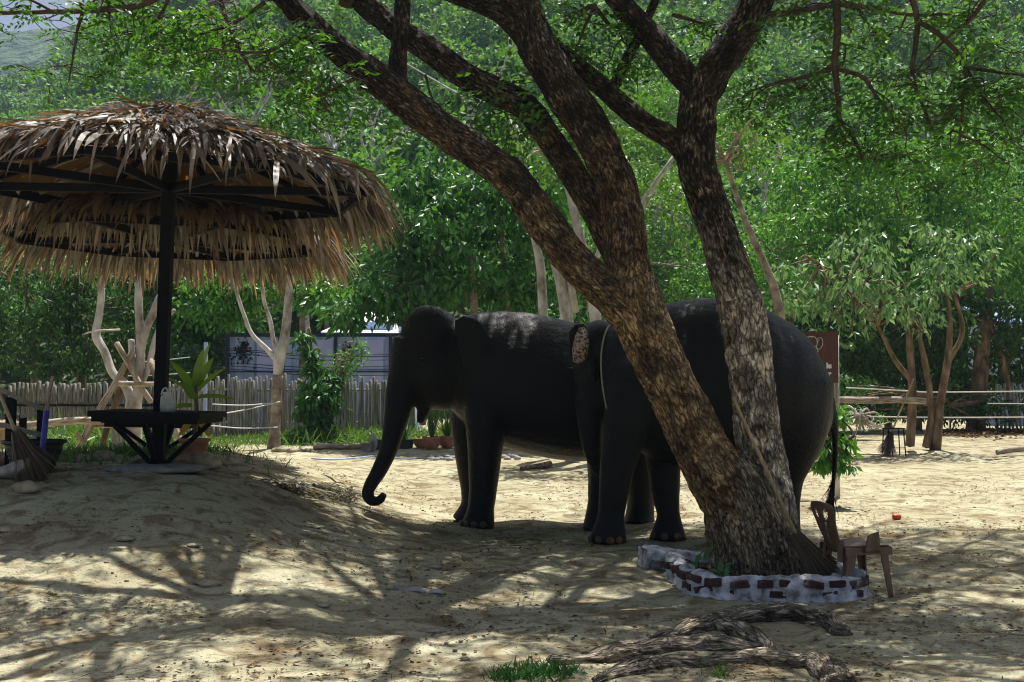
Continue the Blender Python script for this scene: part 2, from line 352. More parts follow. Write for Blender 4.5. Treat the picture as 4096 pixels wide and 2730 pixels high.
M['pale_trunk'] = mat("pale_trunk", [(0.3, (0.16, 0.13, 0.10)), (0.5, (0.42, 0.39, 0.36)), (0.7, (0.62, 0.60, 0.58))], 5, bump=.5, bscale=25, stretch=(1, 1, .6))
M['grey_trunk'] = mat("grey_trunk", [(0.3, (0.10, 0.08, 0.06)), (0.5, (0.25, 0.20, 0.155)), (0.72, (0.42, 0.36, 0.29))], 6, bump=.6, bscale=22)
M['brown_trunk'] = mat("brown_trunk", [(0.3, (0.05, 0.035, 0.02)), (0.55, (0.19, 0.125, 0.075)), (0.75, (0.33, 0.24, 0.16))], 7, bump=.6, bscale=24, stretch=(1, 1, .4))
M['log'] = mat("log", [(0.3, (0.13, 0.10, 0.075)), (0.5, (0.34, 0.27, 0.20)), (0.7, (0.52, 0.45, 0.37))], 9, bump=.5, bscale=30, attr="bark", stretch=(3, 3, .5))
M['black_steel'] = mat("black_steel", (0.006, 0.006, 0.009), 12, rough=.75, spec=.12)
M['thatch'] = leafmat("dry_palm_leaf", [(0.07, 0.062, 0.054), (0.19, 0.175, 0.155), (0.33, 0.315, 0.285), (0.12, 0.095, 0.068), (0.42, 0.40, 0.36), (0.10, 0.09, 0.08)], trans=.24, rough=.5, spec=.5, tint=(1.6, .88, .28))
M['thatch_under'] = leafmat("thatch_mat", [(0.13, 0.08, 0.035), (0.20, 0.125, 0.06), (0.16, 0.10, 0.045)], trans=.30, rough=.8, spec=.1, tint=(1.3, .85, .4))
M['leaf_rain'] = leafmat("crown_leaflet", [(0.012, 0.05, 0.012), (0.03, 0.10, 0.02), (0.05, 0.15, 0.03), (0.025, 0.08, 0.022)], .50, .45, .4, gain=1.8)
M['leaf_rain_top'] = M['leaf_rain']
M['leaf_dense'] = leafmat("glossy_leaf", [(0.010, 0.05, 0.016), (0.025, 0.10, 0.03), (0.05, 0.16, 0.05), (0.02, 0.08, 0.03)], .30, .45, .4, gain=1.6)
M['leaf_bright'] = leafmat("bright_leaf", [(0.03, 0.11, 0.025), (0.06, 0.19, 0.04), (0.10, 0.25, 0.06), (0.05, 0.16, 0.03)], .32, .42, .45, gain=1.6)
M['leaf_pale'] = leafmat("pale_leaf", [(0.08, 0.19, 0.055), (0.14, 0.27, 0.10), (0.22, 0.35, 0.17), (0.10, 0.22, 0.08)], .38, .4, .5, tint=(1.1, 1.1, .7))
M['leaf_dark'] = leafmat("dark_leaf", [(0.008, 0.028, 0.010), (0.02, 0.065, 0.018), (0.035, 0.095, 0.03)], .35, .5, .35, gain=1.9)
M['leaf_olive'] = leafmat("olive_leaf", [(0.025, 0.085, 0.02), (0.055, 0.15, 0.035), (0.075, 0.19, 0.05), (0.085, 0.18, 0.04)], .30, .5, .3, gain=1.6)
M['leaf_forest'] = leafmat("forest_leaf", [(0.012, 0.045, 0.015), (0.03, 0.095, 0.028), (0.06, 0.16, 0.045), (0.09, 0.20, 0.06), (0.035, 0.10, 0.035)], .28, .6, .25, gain=2.0)
M['grass'] = leafmat("grass_blade", [(0.03, 0.10, 0.025), (0.07, 0.18, 0.05), (0.14, 0.24, 0.10)], .4, .45, .45, gain=1.1)
M['dieff'] = leafmat("variegated_leaf", [(0.10, 0.26, 0.05), (0.20, 0.38, 0.08), (0.30, 0.44, 0.12)], .45, .35, .5)
M['yellow_leaf'] = leafmat("yellowed_leaf", [(0.45, 0.28, 0.03), (0.38, 0.30, 0.05)], .4, .5)
M['litter'] = leafmat("fallen_leaf", [(0.05, 0.03, 0.018), (0.13, 0.08, 0.04), (0.26, 0.19, 0.11), (0.03, 0.022, 0.016), (0.20, 0.10, 0.04), (0.06, 0.04, 0.025)], .1, .8, .1)
M['stone'] = mat("stone", [(0.3, (0.16, 0.125, 0.08)), (0.5, (0.30, 0.255, 0.175)), (0.7, (0.46, 0.42, 0.33))], 7, bump=.8, bscale=14, rough=.9)
M['grey_stone'] = mat("grey_stone", [(0.3, (0.16, 0.155, 0.155)), (0.7, (0.40, 0.39, 0.39))], 8, bump=.7, bscale=16, rough=.9)
M['bamboo'] = mat("bamboo", [(0.3, (0.10, 0.095, 0.08)), (0.5, (0.25, 0.235, 0.20)), (0.7, (0.40, 0.38, 0.33))], 5, rough=.55, stretch=(6, 6, .7), spec=.35, rand=True)
M['bamboo_old'] = mat("bamboo_old", [(0.3, (0.08, 0.075, 0.06)), (0.6, (0.22, 0.21, 0.17))], 5, rough=.6, stretch=(6, 6, .7), rand=True)
M['handle'] = mat("bamboo_handle", [(0.3, (0.22, 0.16, 0.085)), (0.7, (0.42, 0.33, 0.19))], 8, rough=.5, stretch=(5, 5, 1))
M['bristle'] = leafmat("broom_bristle", [(0.05, 0.038, 0.027), (0.12, 0.09, 0.065), (0.20, 0.16, 0.11)], .1, .7, .2, tint=(1, 1, 1))
M['plastic_brown'] = mat("brown_plastic", [(0.3, (0.10, 0.062, 0.045)), (0.7, (0.16, 0.10, 0.075))], 9, rough=.45, spec=.45, bump=.15, bscale=60)
M['brick'] = mat("brick", [(0.3, (0.03, 0.015, 0.017)), (0.5, (0.075, 0.035, 0.035)), (0.62, (0.11, 0.06, 0.055)), (0.72, (0.34, 0.32, 0.33))], 9, bump=.8, bscale=40, rough=.9, rand=True)
M['mortar'] = mat("lime_mortar", [(0.32, (0.17, 0.16, 0.155)), (0.45, (0.45, 0.445, 0.465)), (0.64, (0.72, 0.72, 0.77))], 11, bump=1.0, bscale=24, rough=.95, bdist=.03)
M['soil'] = mat("dark_soil", [(0.3, (0.025, 0.018, 0.012)), (0.7, (0.09, 0.06, 0.04))], 18, bump=1, bscale=40)
M['concrete'] = mat("concrete", [(0.3, (0.16, 0.155, 0.145)), (0.7, (0.30, 0.29, 0.27))], 15, bump=.8, bscale=35)
M['navy'] = mat("navy_frame", (0.02, 0.03, 0.06), 8, rough=.5)
M['cabin_blue'] = mat("cabin_blue", [(0.3, (0.33, 0.43, 0.66)), (0.7, (0.44, 0.54, 0.76))], 3, rough=.55, stretch=(3, 3, .4))
M['cabin_lilac'] = mat("cabin_lilac", [(0.3, (0.44, 0.46, 0.80)), (0.7, (0.54, 0.56, 0.88))], 2, rough=.45)
M['stain'] = mat("black_stain", (0.012, 0.011, 0.012), 20)
M['white_roof'] = mat("white_roof", (0.70, 0.70, 0.68), 3, rough=.5)
M['blue_plastic'] = mat("blue_plastic", (0.045, 0.05, 0.33), 5, rough=.4, spec=.45)
M['basket'] = mat("black_plastic", (0.008, 0.008, 0.010), 20, rough=.5, spec=.4)
M['strap'] = mat("webbing_strap", [(0.3, (0.14, 0.13, 0.105)), (0.7, (0.26, 0.25, 0.21))], 25, rough=.9)
M['white_plastic'] = mat("dirty_white", [(0.3, (0.14, 0.115, 0.09)), (0.55, (0.32, 0.30, 0.29)), (0.75, (0.46, 0.45, 0.45))], 7, rough=.6)
M['bag'] = mat("white_bag", (0.62, 0.62, 0.60), 10, rough=.5, bump=.7, bscale=18, trans=.35)
M['terracotta'] = mat("terracotta", [(0.3, (0.22, 0.09, 0.05)), (0.7, (0.42, 0.20, 0.12))], 8, rough=.85, bump=.3)
M['pot_grey'] = mat("grey_pot", (0.06, 0.06, 0.065), 9)
M['sign'] = mat("brown_board", [(0.3, (0.075, 0.030, 0.022)), (0.7, (0.115, 0.048, 0.036))], 6, rough=.5, stretch=(12, 1, .3))
M['white_paint'] = mat("white_paint", (0.75, 0.75, 0.74), 30, rough=.5)
M['rope'] = mat("rope", [(0.35, (0.22, 0.19, 0.14)), (0.65, (0.42, 0.38, 0.30))], 60, rough=.9)
M['wire'] = mat("white_rope", (0.55, 0.54, 0.52), 40, rough=.8)
M['cable'] = mat("black_cable", (0.02, 0.02, 0.03), 10)
M['speckle'] = mat("speckled_ear", [(0.40, (0.03, 0.026, 0.024)), (0.50, (0.33, 0.25, 0.20)), (0.7, (0.48, 0.38, 0.31))], 42, rough=.6, detail=2)
M['nail'] = mat("toenail", [(0.35, (0.05, 0.04, 0.034)), (0.65, (0.12, 0.09, 0.07))], 14, rough=.5)
M['nail_orange'] = mat("orange_nail", [(0.35, (0.07, 0.03, 0.018)), (0.65, (0.24, 0.095, 0.03))], 20, rough=.5)
M['hair'] = mat("hair", (0.01, 0.009, 0.008), 5, rough=.6)
M['eye'] = mat("eye", (0.01, 0.006, 0.004), 5, rough=.1, spec=.6)
M['tarp'] = mat("blue_sheet", (0.25, 0.38, 0.70), 3, rough=.4)
M['red'] = mat("red_plastic", (0.50, 0.07, 0.02), 9, rough=.4)
M['hill'] = mat("hill_soil", [(0.3, (0.03, 0.055, 0.02)), (0.7, (0.09, 0.12, 0.05))], .2, rough=.95)
M['mountain'] = mat("mountain_forest", [(0.35, (0.02, 0.05, 0.025)), (0.65, (0.055, 0.12, 0.05))], .035, rough=.95, bump=1.0, bscale=.12, bdist=10, detail=10)
M['root'] = bark_mat("root_wood", ((0.05, 0.04, 0.03), (0.42, 0.36, 0.27), (0.80, 0.72, 0.59)), fs=(7, 7, 1.6), crack=.08, fleck=.64)

# ================================================================== SETTING
def axis(dense0, dense1, step, lo, hi, grow=1.12):
    a = list(np.arange(dense0, dense1 + 1e-6, step)); s_ = step
    while a[-1] < hi: s_ *= grow; a.append(a[-1] + s_)
    s_ = step
    while a[0] > lo: s_ *= grow; a.insert(0, a[0] - s_)
    return np.array(a)
gx = axis(-6.5, 6.5, 0.055, -420, 420); gy = axis(5.0, 19.0, 0.055, -200, 420, 1.09)
GX, GY = np.meshgrid(gx, gy, indexing='ij'); GZ = H(GX, GY)
near = sst(24, 14, GY) * sst(14, 7, np.abs(GX))
GZ = GZ + near * (0.008 * n2(GX, GY, 9.0, 8) + 0.008 * n2(GX, GY, 5.0, 6))
mb = MB(); ny = len(gy)
i, j = np.meshgrid(np.arange(len(gx) - 1), np.arange(ny - 1), indexing='ij'); i = i.ravel(); j = j.ravel()
mb.add(np.stack([GX, GY, GZ], -1).reshape(-1, 3), np.stack([i * ny + j, (i + 1) * ny + j, (i + 1) * ny + j + 1, i * ny + j + 1], -1))
kind(mb.build("ground", M['ground']), "structure")

def ridge(az):            # how high the wooded hill stands for each direction x/y
    return 0.60 - 0.30 * sst(-0.24, -0.42, az) - 0.13 * np.exp(-((az - 0.245) / 0.03) ** 2)
def HH(x, y):
    t = np.clip((y - 44) / 150, 0, 1.0); az = x / np.maximum(y, 1)
    z = 0.3 + ridge(az) * 150 * t ** 1.12
    return z + 5 * t * n2(x, y, 0.03, 21) + 1.6 * t * n2(x, y, 0.11, 22)
hx = np.linspace(-190, 190, 120); hy = np.linspace(44, 194, 70)
HX, HY = np.meshgrid(hx, hy, indexing='ij'); mb = MB()
i, j = np.meshgrid(np.arange(119), np.arange(69), indexing='ij'); i = i.ravel(); j = j.ravel()
mb.add(np.stack([HX, HY, HH(HX, HY) - .1], -1).reshape(-1, 3), np.stack([i * 70 + j, (i + 1) * 70 + j, (i + 1) * 70 + j + 1, i * 70 + j + 1], -1))
kind(mb.build("hillside", M['hill']), "structure")
mx_ = np.linspace(-420, 420, 150); my_ = np.linspace(215, 480, 60); MX, MY = np.meshgrid(mx_, my_, indexing='ij')
MZ = 165 * sst(190, 450, MY) * (0.85 + 0.25 * n2(MX, MY, .004, 31)) + 14 * n2(MX, MY, .016, 32) + 6 * n2(MX, MY, .045, 33) + 3 * n2(MX, MY, .12, 34)
mb = MB(); i, j = np.meshgrid(np.arange(149), np.arange(59), indexing='ij'); i = i.ravel(); j = j.ravel()
mb.add(np.stack([MX, MY, MZ - 8], -1).reshape(-1, 3), np.stack([i * 60 + j, (i + 1) * 60 + j, (i + 1) * 60 + j + 1, i * 60 + j + 1], -1))
kind(mb.build("mountain", M['mountain']), "structure")

# ------------------------------------------------------------------ crowns
def crown(ells, nclump, nleaf, cr, L, W, droop=0.6, up=0.7, seed=0, shell=0.45, gap=0.0):
    """leaf quads: clumps spread through several ellipsoids (centre, radii)"""
    g = np.random.default_rng(seed); C = []
    wts = np.array([e[1][0] * e[1][2] for e in ells], float); wts /= wts.sum()
    for (c, r), wt in zip(ells, wts):
        k = max(3, int(nclump * wt)); d = rdir(k, g); t = (shell + (1 - shell) * g.random(k) ** .6) * (0.86 + .28 * vnoise(d * 2.1 + seed, seed))
        C.append(np.array(c) + d * t[:, None] * np.array(r))
    C = np.concatenate(C); k = len(C)
    sz = cr * g.uniform(.5, 1.2, k) * .85; m = np.repeat(np.arange(k), nleaf)
    off = g.normal(size=(len(m), 3)) * np.array([1, 1, .62]) * sz[m][:, None] * .55
    P = C[m] + off
    D = rdir(len(m), g) * .8 + off / (np.linalg.norm(off, axis=1)[:, None] + .05) * .7 + np.array([0, 0, -droop])
    N = rdir(len(m), g) * .75 + np.array([0, 0, up])
    return leaf_quads(P, D, N, L * g.uniform(.65, 1.3, len(m)), W * g.uniform(.7, 1.25, len(m)))

# wooded hillside: one mass of far crowns
g = np.random.default_rng(5); ells = []
cx = g.uniform(-1, 1, 1500); cy = 46 + 140 * g.random(1500) ** 1.15
pos = np.stack([cx * (cy * .62), cy], -1)
F_P, F_D, F_N, F_L = [], [], [], []
for (x, y) in pos:
    r = g.uniform(2.0, 4.2); h = g.uniform(2.5, 6.0) ; z = float(HH(x, y))
    nl = int(np.clip(520 * (70 / y) ** .7, 240, 520))
    d = rdir(nl, g); d[:, 2] = np.abs(d[:, 2]) * .95 - .15
    t = (.55 + .45 * g.random(nl) ** .5) * (0.72 + .5 * vnoise(d * 2.6 + x, 3))
    F_P.append(np.array([x, y, z + h]) + d * t[:, None] * np.array([r, r, r * .8])); F_D.append(rdir(nl, g) + d * .5 + [0, 0, -.4]); F_N.append(rdir(nl, g) * .7 + d * .6 + [0, 0, .4])
    F_L.append(np.full(nl, .24 + .0030 * y) * g.uniform(.6, 1.3, nl))
F_P, F_D, F_N, F_L = map(np.concatenate, (F_P, F_D, F_N, F_L))
mb = MB(); mb.add(*leaf_quads(F_P, F_D, F_N, F_L, F_L * .62))
kind(mb.build("forest", M['leaf_forest'], smooth=False), "stuff", "green wood covering the hillside behind the compound", "forest")

def limbtree(name, label, base, stems, ells, leaf, trunkmat, nclump=120, nleaf=40, cr=.5, L=.16, W=.08, droop=.6, seed=0, group=None, category="tree", twigs=14, n=9, up=.7, shell=.45, sub=4):
    """stems: list of (list of (px,py,Y), list of radii m); the first is the trunk"""
    base = np.array(base, float); root = thing(name, label, category, base, group)
    ends = []
    for q, (pts, rad) in enumerate(stems):
        P = np.array([at(*p) for p in pts]) if len(pts[0]) == 3 and not isinstance(pts[0], np.ndarray) else np.array(pts)
        if q == 0: P[0][2] = float(H(P[0][0], P[0][1])) - .04
        P, rr = cat(P, rad, sub); m_ = MB(); addtube(m_, P, rr, n, namp=.10, nsc=5, seed=seed + q)
        m_.build("trunk" if q == 0 else "limb", trunkmat, root); ends.append(P[-1]); ends.append(P[len(P) * 2 // 3])
    if ells:
        ce = [(at(*c), r) for c, r in ells]
        if twigs:
            gg = np.random.default_rng(seed + 77); m_ = MB()
            for _ in range(twigs):
                c, r = ce[gg.integers(len(ce))]; s0 = min(ends, key=lambda e: np.linalg.norm(e - c)); e_ = c + rdir(1, gg)[0] * np.array(r) * .85
                mid = (s0 + e_) / 2 + rdir(1, gg)[0] * .25
                P, rr = cat([s0, mid, e_], [.035, .022, .008], 4); addtube(m_, P, rr, 5)
            kind(m_.build("twigs", trunkmat, root), "stuff")
        m_ = MB(); m_.add(*crown(ce, nclump, nleaf, cr, L, W, droop, up, seed, shell)); m_.build("crown", leaf, root, smooth=False)
    return root
def gp(px, py, Y=None):
    return G(px, py) if Y is None else onground(at(px, py, Y))

BT = "trees standing behind the yard"
limbtree("tree", "broad dense tree with large glossy dark green leaves behind the left elephant's back", gp(1900, 1700, 25.5),
    [([(1905, 1720, 25.5), (1900, 1300, 25.5), (1880, 1000, 25.5)], [.13, .10, .06]), ([(1690, 1700, 25.3), (1700, 1250, 25.3), (1760, 950, 25.3)], [.08, .07, .04]), ([(2010, 1700, 25.6), (2030, 1250, 25.6), (2000, 900, 25.6)], [.08, .07, .04])],
    [((1850, 960, 25.5), (2.0, 1.6, 1.75)), ((2150, 800, 25.8), (1.2, 1.2, 1.3)), ((1620, 1120, 25.2), (1.2, 1.1, .95)), ((2120, 1150, 26), (1.3, 1.2, .9)), ((1420, 1240, 25), (1.1, .7, .42)), ((1700, 720, 26), (.9, .9, .6))],
    M['leaf_dense'], M['grey_trunk'], 260, 38, .42, .21, .10, .9, 101, up=.6)
limbtree("tree", "tree with mid green drooping leaves hanging over the blue cabin", gp(1180, 1720, 30),
    [([(1200, 1720, 31), (1210, 1300, 31), (1180, 1000, 31)], [.1, .08, .05])],
    [((1130, 1090, 31), (1.9, 1.2, 1.0)), ((880, 1180, 31), (1.3, 1.0, 1.1)), ((1330, 1180, 30.5), (1.2, .8, .55))],
    M['leaf_bright'], M['grey_trunk'], 150, 40, .45, .2, .10, .9, 102)
limbtree("tree", "dark leafy tree crowding over the left end of the bamboo fence", gp(300, 1720, 33),
    [([(330, 1720, 33), (320, 1400, 33), (300, 1100, 33)], [.14, .12, .06]), ([(120, 1720, 33), (140, 1400, 33), (100, 1150, 33)], [.10, .08, .05])],
    [((120, 1180, 33), (2.0, 1.6, 1.7)), ((420, 1230, 33), (1.9, 1.5, 1.5)), ((180, 1420, 32), (1.9, 1.0, .9)), ((-250, 1250, 33), (1.6, 1.5, 2.0)), ((560, 1420, 33), (1.4, .8, .6))],
    M['leaf_dark'], M['brown_trunk'], 330, 42, .45, .19, .075, .8, 103)
limbtree("tree", "bright green leafy tree right behind the umbrella post", gp(760, 1720, 32),
    [([(800, 1720, 32), (800, 1400, 32), (790, 1150, 32)], [.1, .08, .05])],
    [((780, 1210, 32), (1.6, 1.2, 1.1)), ((760, 1400, 31.5), (1.2, .9, .8)), ((640, 1080, 32), (1.2, 1.0, .9))],
    M['leaf_dense'], M['grey_trunk'], 170, 42, .42, .2, .10, .9, 104)
limbtree("tree", "huge rounded light green tree filling the right background", gp(3650, 1700, 33),
    [([(3660, 1750, 33), (3650, 1250, 33), (3620, 900, 33)], [.2, .16, .1]), ([(3720, 1750, 33.3), (3800, 1200, 33), (3880, 850, 33)], [.14, .11, .06]), ([(3560, 1750, 33.5), (3480, 1250, 33), (3360, 950, 33)], [.12, .1, .06])],
    [((3550, 760, 33), (2.6, 2.2, 2.2)), ((3900, 800, 33), (2.4, 2.2, 2.6)), ((3300, 950, 32.5), (1.9, 1.6, 1.6)), ((3700, 1090, 32), (3.2, 1.6, 1.2)), ((4150, 1100, 33), (1.6, 1.5, 1.6)), ((3200, 720, 34), (1.4, 1.4, 1.1))],
    M['leaf_bright'], M['brown_trunk'], 560, 42, .48, .19, .085, .8, 105, up=.8)
limbtree("tree", "dark shaded tree standing behind the rope fence", gp(3950, 1680, 31),
    [([(3900, 1690, 31), (3930, 1400, 31), (3960, 1150, 31)], [.26, .2, .1]), ([(4060, 1690, 31.5), (3980, 1350, 31.4), (3880, 1180, 31)], [.12, .1, .05])],
    [((3950, 1310, 31), (2.0, 1.4, 1.0)), ((3560, 1400, 32), (1.9, 1.3, 1.0)), ((4150, 1450, 32), (1.3, 1.2, 1.2)), ((3330, 1380, 31), (1.2, 1.1, 1.3)), ((3750, 1540, 33), (2.6, .8, .8))],
    M['leaf_dark'], M['brown_trunk'], 330, 40, .42, .18, .085, .8, 106)
Yr = 24.5
limbtree("tree", "slender yard tree with several bare stems and pale drooping leaves", gp(3720, 1790),
    [([(3740, 1792, Yr), (3760, 1620, Yr), (3790, 1450, Yr), (3800, 1300, Yr), (3790, 1180, Yr)], [.12, .085, .075, .06, .03]), ([(3705, 1790, Yr), (3725, 1640, Yr), (3700, 1450, Yr), (3665, 1300, Yr)], [.085, .07, .06, .04]),
     ([(3640, 1785, Yr), (3650, 1600, Yr), (3640, 1400, Yr), (3630, 1250, Yr)], [.10, .085, .075, .05]), ([(3645, 1520, Yr), (3580, 1440, Yr), (3510, 1300, Yr - .2)], [.06, .05, .03]), ([(3790, 1450, Yr), (3850, 1330, Yr), (3820, 1180, Yr)], [.06, .055, .03]),
     ([(3660, 1300, Yr), (3560, 1130, Yr - .3), (3380, 1150, Yr - .6), (3280, 1060, Yr - .7)], [.05, .04, .03, .02])],
    [((3350, 1120, 23.8), (1.2, .8, .65)), ((3230, 1200, 23.6), (.8, .5, .5)), ((3560, 1190, 24), (1.2, .8, .6)), ((3780, 1020, 24.4), (1.3, .9, .85)), ((3480, 1000, 24), (.9, .8, .6)), ((3420, 1290, 23.8), (.6, .5, .35)), ((3700, 1290, 24.2), (.5, .5, .3)), ((3160, 1110, 23.5), (.5, .4, .35))],
    M['leaf_pale'], M['brown_trunk'], 120, 15, .36, .20, .085, 1.1, 107, twigs=40)
limbtree("tree", "clump of pale mottled trunks rising behind the elephants' backs", gp(2260, 1760, 22),
    [([(2290, 1770, 22), (2270, 1300, 22), (2210, 1000, 22), (2100, 720, 22), (2060, 500, 22)], [.14, .13, .11, .09, .06]), ([(2190, 1770, 22.4), (2170, 1200, 22.4), (2150, 1000, 22.4), (2085, 760, 22.4), (2040, 480, 22.4)], [.10, .09, .08, .06, .03]),
     ([(2420, 1770, 22.2), (2380, 1260, 22.2), (2320, 950, 22.2), (2240, 620, 22.2)], [.14, .12, .09, .06]), ([(2300, 1250, 22), (2260, 1020, 21.8), (2170, 800, 21.8)], [.08, .07, .05]), ([(2440, 1770, 22.6), (2470, 1250, 22.6), (2560, 850, 22.6), (2700, 620, 22.6)], [.09, .08, .06, .04]),
     ([(2350, 1100, 22.1), (2420, 950, 22), (2440, 760, 22)], [.06, .05, .03])],
    [((2150, 620, 22), (1.1, 1.0, .6)), ((2380, 560, 22.5), (1.1, 1.0, .6)), ((2620, 760, 23), (.9, .8, .7))],
    M['leaf_olive'], M['pale_trunk'], 60, 34, .42, .14, .07, .6, 108, n=10)
limbtree("tree", "thin leaning spotted trunk beside the right stem of the great tree", gp(3140, 1760, 20),
    [([(3190, 1770, 20), (3120, 1260, 20), (3060, 1060, 20), (2980, 880, 20), (2900, 640, 20)], [.09, .075, .065, .05, .03])],
    [((2960, 560, 20.5), (.9, .9, .5))], M['leaf_olive'], M['grey_trunk'], 26, 34, .35, .12, .06, .6, 109)
fill = [(2650, 850, 36, 2.3, 2.0), (2900, 1100, 34, 1.9, 1.6), (2480, 1050, 35, 1.6, 1.5), (2750, 450, 42, 2.6, 2.2), (2450, 450, 40, 2.2, 2.0), (3120, 1050, 36, 1.7, 1.4), (1250, 800, 42, 2.4, 2.0), (950, 850, 45, 2.6, 2.0)]
FL = ["airy yellowish green tree seen in the fork of the great tree", "light green tree above the right elephant's rump", "small bright tree among the pale trunks", "tall feathery green tree high behind the forked stem", "feathery tree behind the left limbs of the great tree", "leafy green tree between right stem and slender yard tree", "feathery tree rising behind the right edge of the thatch", "olive green tree rising over the thatched roof"]
for q, (px, py, Y, rx, rz) in enumerate(fill):
    b = onground(at(px, 1700, Y)); c = at(px, py, Y); gg = np.random.default_rng(300 + q)
    st = [([b, (b + c) / 2 + gg.normal(size=3) * .2, c], [.12, .09, .05])]
    for _ in range(3): st.append(([(b + c) / 2, c + gg.normal(size=3) * [rx * .4, .3, .2], c + gg.normal(size=3) * [rx * .5, .5, rz * .5] + [0, 0, rz * .3]], [.06, .04, .02]))
    limbtree("tree", FL[q], b, st, [((px, py, Y), (rx, rx * .8, rz)), ((px + 90, py + 120, Y), (rx * .7, rx * .6, rz * .7)), ((px - 110, py + 60, Y), (rx * .6, rx * .6, rz * .6))],
             [M['leaf_olive'], M['leaf_bright']][q % 2], [M['pale_trunk'], M['grey_trunk']][q % 2], 110, 42, .5, .15, .075, .6, 310 + q, BT)
# bare whitish trees on the hillside
BW = ["bare whitish tree on the hillside above the left umbrella's right edge", "leaning bare grey tree on the hillside left of the great limbs", "dead pale tree on the hillside between the two left limbs", "pale branching dead tree high on the hillside over the thatch", "dead grey snag on the hillside in the tree's right fork"]
for q, (px, py, Y, hgt) in enumerate([(1330, 640, 52, 5.5), (1490, 700, 56, 6.0), (1880, 470, 60, 7), (1000, 560, 62, 6.5), (3060, 780, 48, 5)]):
    gg = np.random.default_rng(400 + q); b = at(px, py, Y); b[2] = max(float(HH(b[0], b[1])) - .3, float(H(b[0], b[1]))); c = at(px, py - 60, Y)
    c[2] = max(c[2], b[2] + 3); t_ = c + [gg.normal() * .6, 0, hgt * .45]
    st = [([b, (b * .4 + c * .6) + gg.normal(size=3) * .15, c], [.2, .15, .11])]
    for k_ in range(5):
        e = c + [gg.normal() * 1.5, gg.normal() * .8, hgt * gg.uniform(.25, .6)]; st.append(([c - [0, 0, .5 * k_ * .4], (c + e) / 2 + gg.normal(size=3) * .3, e], [.09, .06, .025]))
    r_ = limbtree("dead_tree", BW[q], b, st, [], None, M['pale_trunk'], seed=400 + q, n=6)

# ================================================================== THE GREAT TREE
TB = G(3040, 2335); TB[2] = float(H(TB[0], TB[1])) - .05
great = thing("great_tree", "large two-stemmed shade tree leaning left out of the brick ring", "tree", TB)
T0 = float(TB[1])
def P3(l): return np.array([at(*p) for p in l])
def limb(name, pts, rad, m, n=22, sub=9, namp=.09, nsc=16, seed=0, lump=.05, plates=.0):
    P, rr = cat(P3(pts), rad, sub); m_ = MB(); addtube(m_, P, rr, n, namp=namp, nsc=nsc, seed=seed, lump=lump, plates=plates); return m_.build(name, m, great), P
M['bark_base'] = bark_mat("bark_base", ((0.04, 0.032, 0.024), (0.27, 0.22, 0.16), (0.60, 0.53, 0.42)), fleck=.65)
tr, _ = limb("trunk", [(3040, 2400, T0), (3030, 2310, T0), (3005, 2200, T0), (2975, 2080, T0), (2940, 1960, T0), (2890, 1860, T0)], [.44, .385, .345, .325, .28, .21], M['bark_base'], 120, 30, .06, 14, 1, .12, .018)
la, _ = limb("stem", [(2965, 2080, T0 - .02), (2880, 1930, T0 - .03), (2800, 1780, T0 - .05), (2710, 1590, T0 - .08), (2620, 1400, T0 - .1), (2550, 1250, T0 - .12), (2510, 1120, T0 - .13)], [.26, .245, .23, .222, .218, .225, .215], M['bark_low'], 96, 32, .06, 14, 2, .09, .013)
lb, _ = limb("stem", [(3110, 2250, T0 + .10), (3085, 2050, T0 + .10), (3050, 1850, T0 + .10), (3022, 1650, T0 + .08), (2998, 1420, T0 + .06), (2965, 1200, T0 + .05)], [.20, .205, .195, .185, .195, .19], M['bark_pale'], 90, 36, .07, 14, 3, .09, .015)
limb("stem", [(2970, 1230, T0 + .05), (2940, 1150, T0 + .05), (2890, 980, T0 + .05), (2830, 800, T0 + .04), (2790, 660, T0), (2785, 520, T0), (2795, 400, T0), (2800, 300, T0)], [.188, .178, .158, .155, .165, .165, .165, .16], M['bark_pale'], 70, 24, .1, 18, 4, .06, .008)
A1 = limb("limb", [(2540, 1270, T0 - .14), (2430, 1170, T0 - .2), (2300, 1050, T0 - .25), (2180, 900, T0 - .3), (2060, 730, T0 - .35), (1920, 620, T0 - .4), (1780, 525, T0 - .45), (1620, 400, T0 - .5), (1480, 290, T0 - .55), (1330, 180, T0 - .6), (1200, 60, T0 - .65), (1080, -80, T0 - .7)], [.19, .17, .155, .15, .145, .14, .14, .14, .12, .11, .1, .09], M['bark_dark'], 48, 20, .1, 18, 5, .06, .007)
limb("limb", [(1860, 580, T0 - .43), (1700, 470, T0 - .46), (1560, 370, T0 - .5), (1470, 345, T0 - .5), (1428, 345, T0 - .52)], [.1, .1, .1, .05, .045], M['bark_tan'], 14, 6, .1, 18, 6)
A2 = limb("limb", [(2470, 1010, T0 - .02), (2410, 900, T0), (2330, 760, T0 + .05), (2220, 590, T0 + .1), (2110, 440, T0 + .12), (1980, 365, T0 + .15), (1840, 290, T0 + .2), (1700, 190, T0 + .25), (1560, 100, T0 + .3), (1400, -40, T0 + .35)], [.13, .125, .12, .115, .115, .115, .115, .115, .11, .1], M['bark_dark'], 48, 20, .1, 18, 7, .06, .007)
A3 = limb("limb", [(2515, 1160, T0 - .12), (2500, 1000, T0 - .1), (2490, 860, T0 - .1), (2440, 680, T0 - .1), (2340, 490, T0 - .12), (2230, 320, T0 - .15), (2140, 160, T0 - .15), (2060, -60, T0 - .18)], [.21, .19, .175, .165, .165, .165, .16, .15], M['bark_dark'], 48, 20, .1, 18, 8, .06, .007)
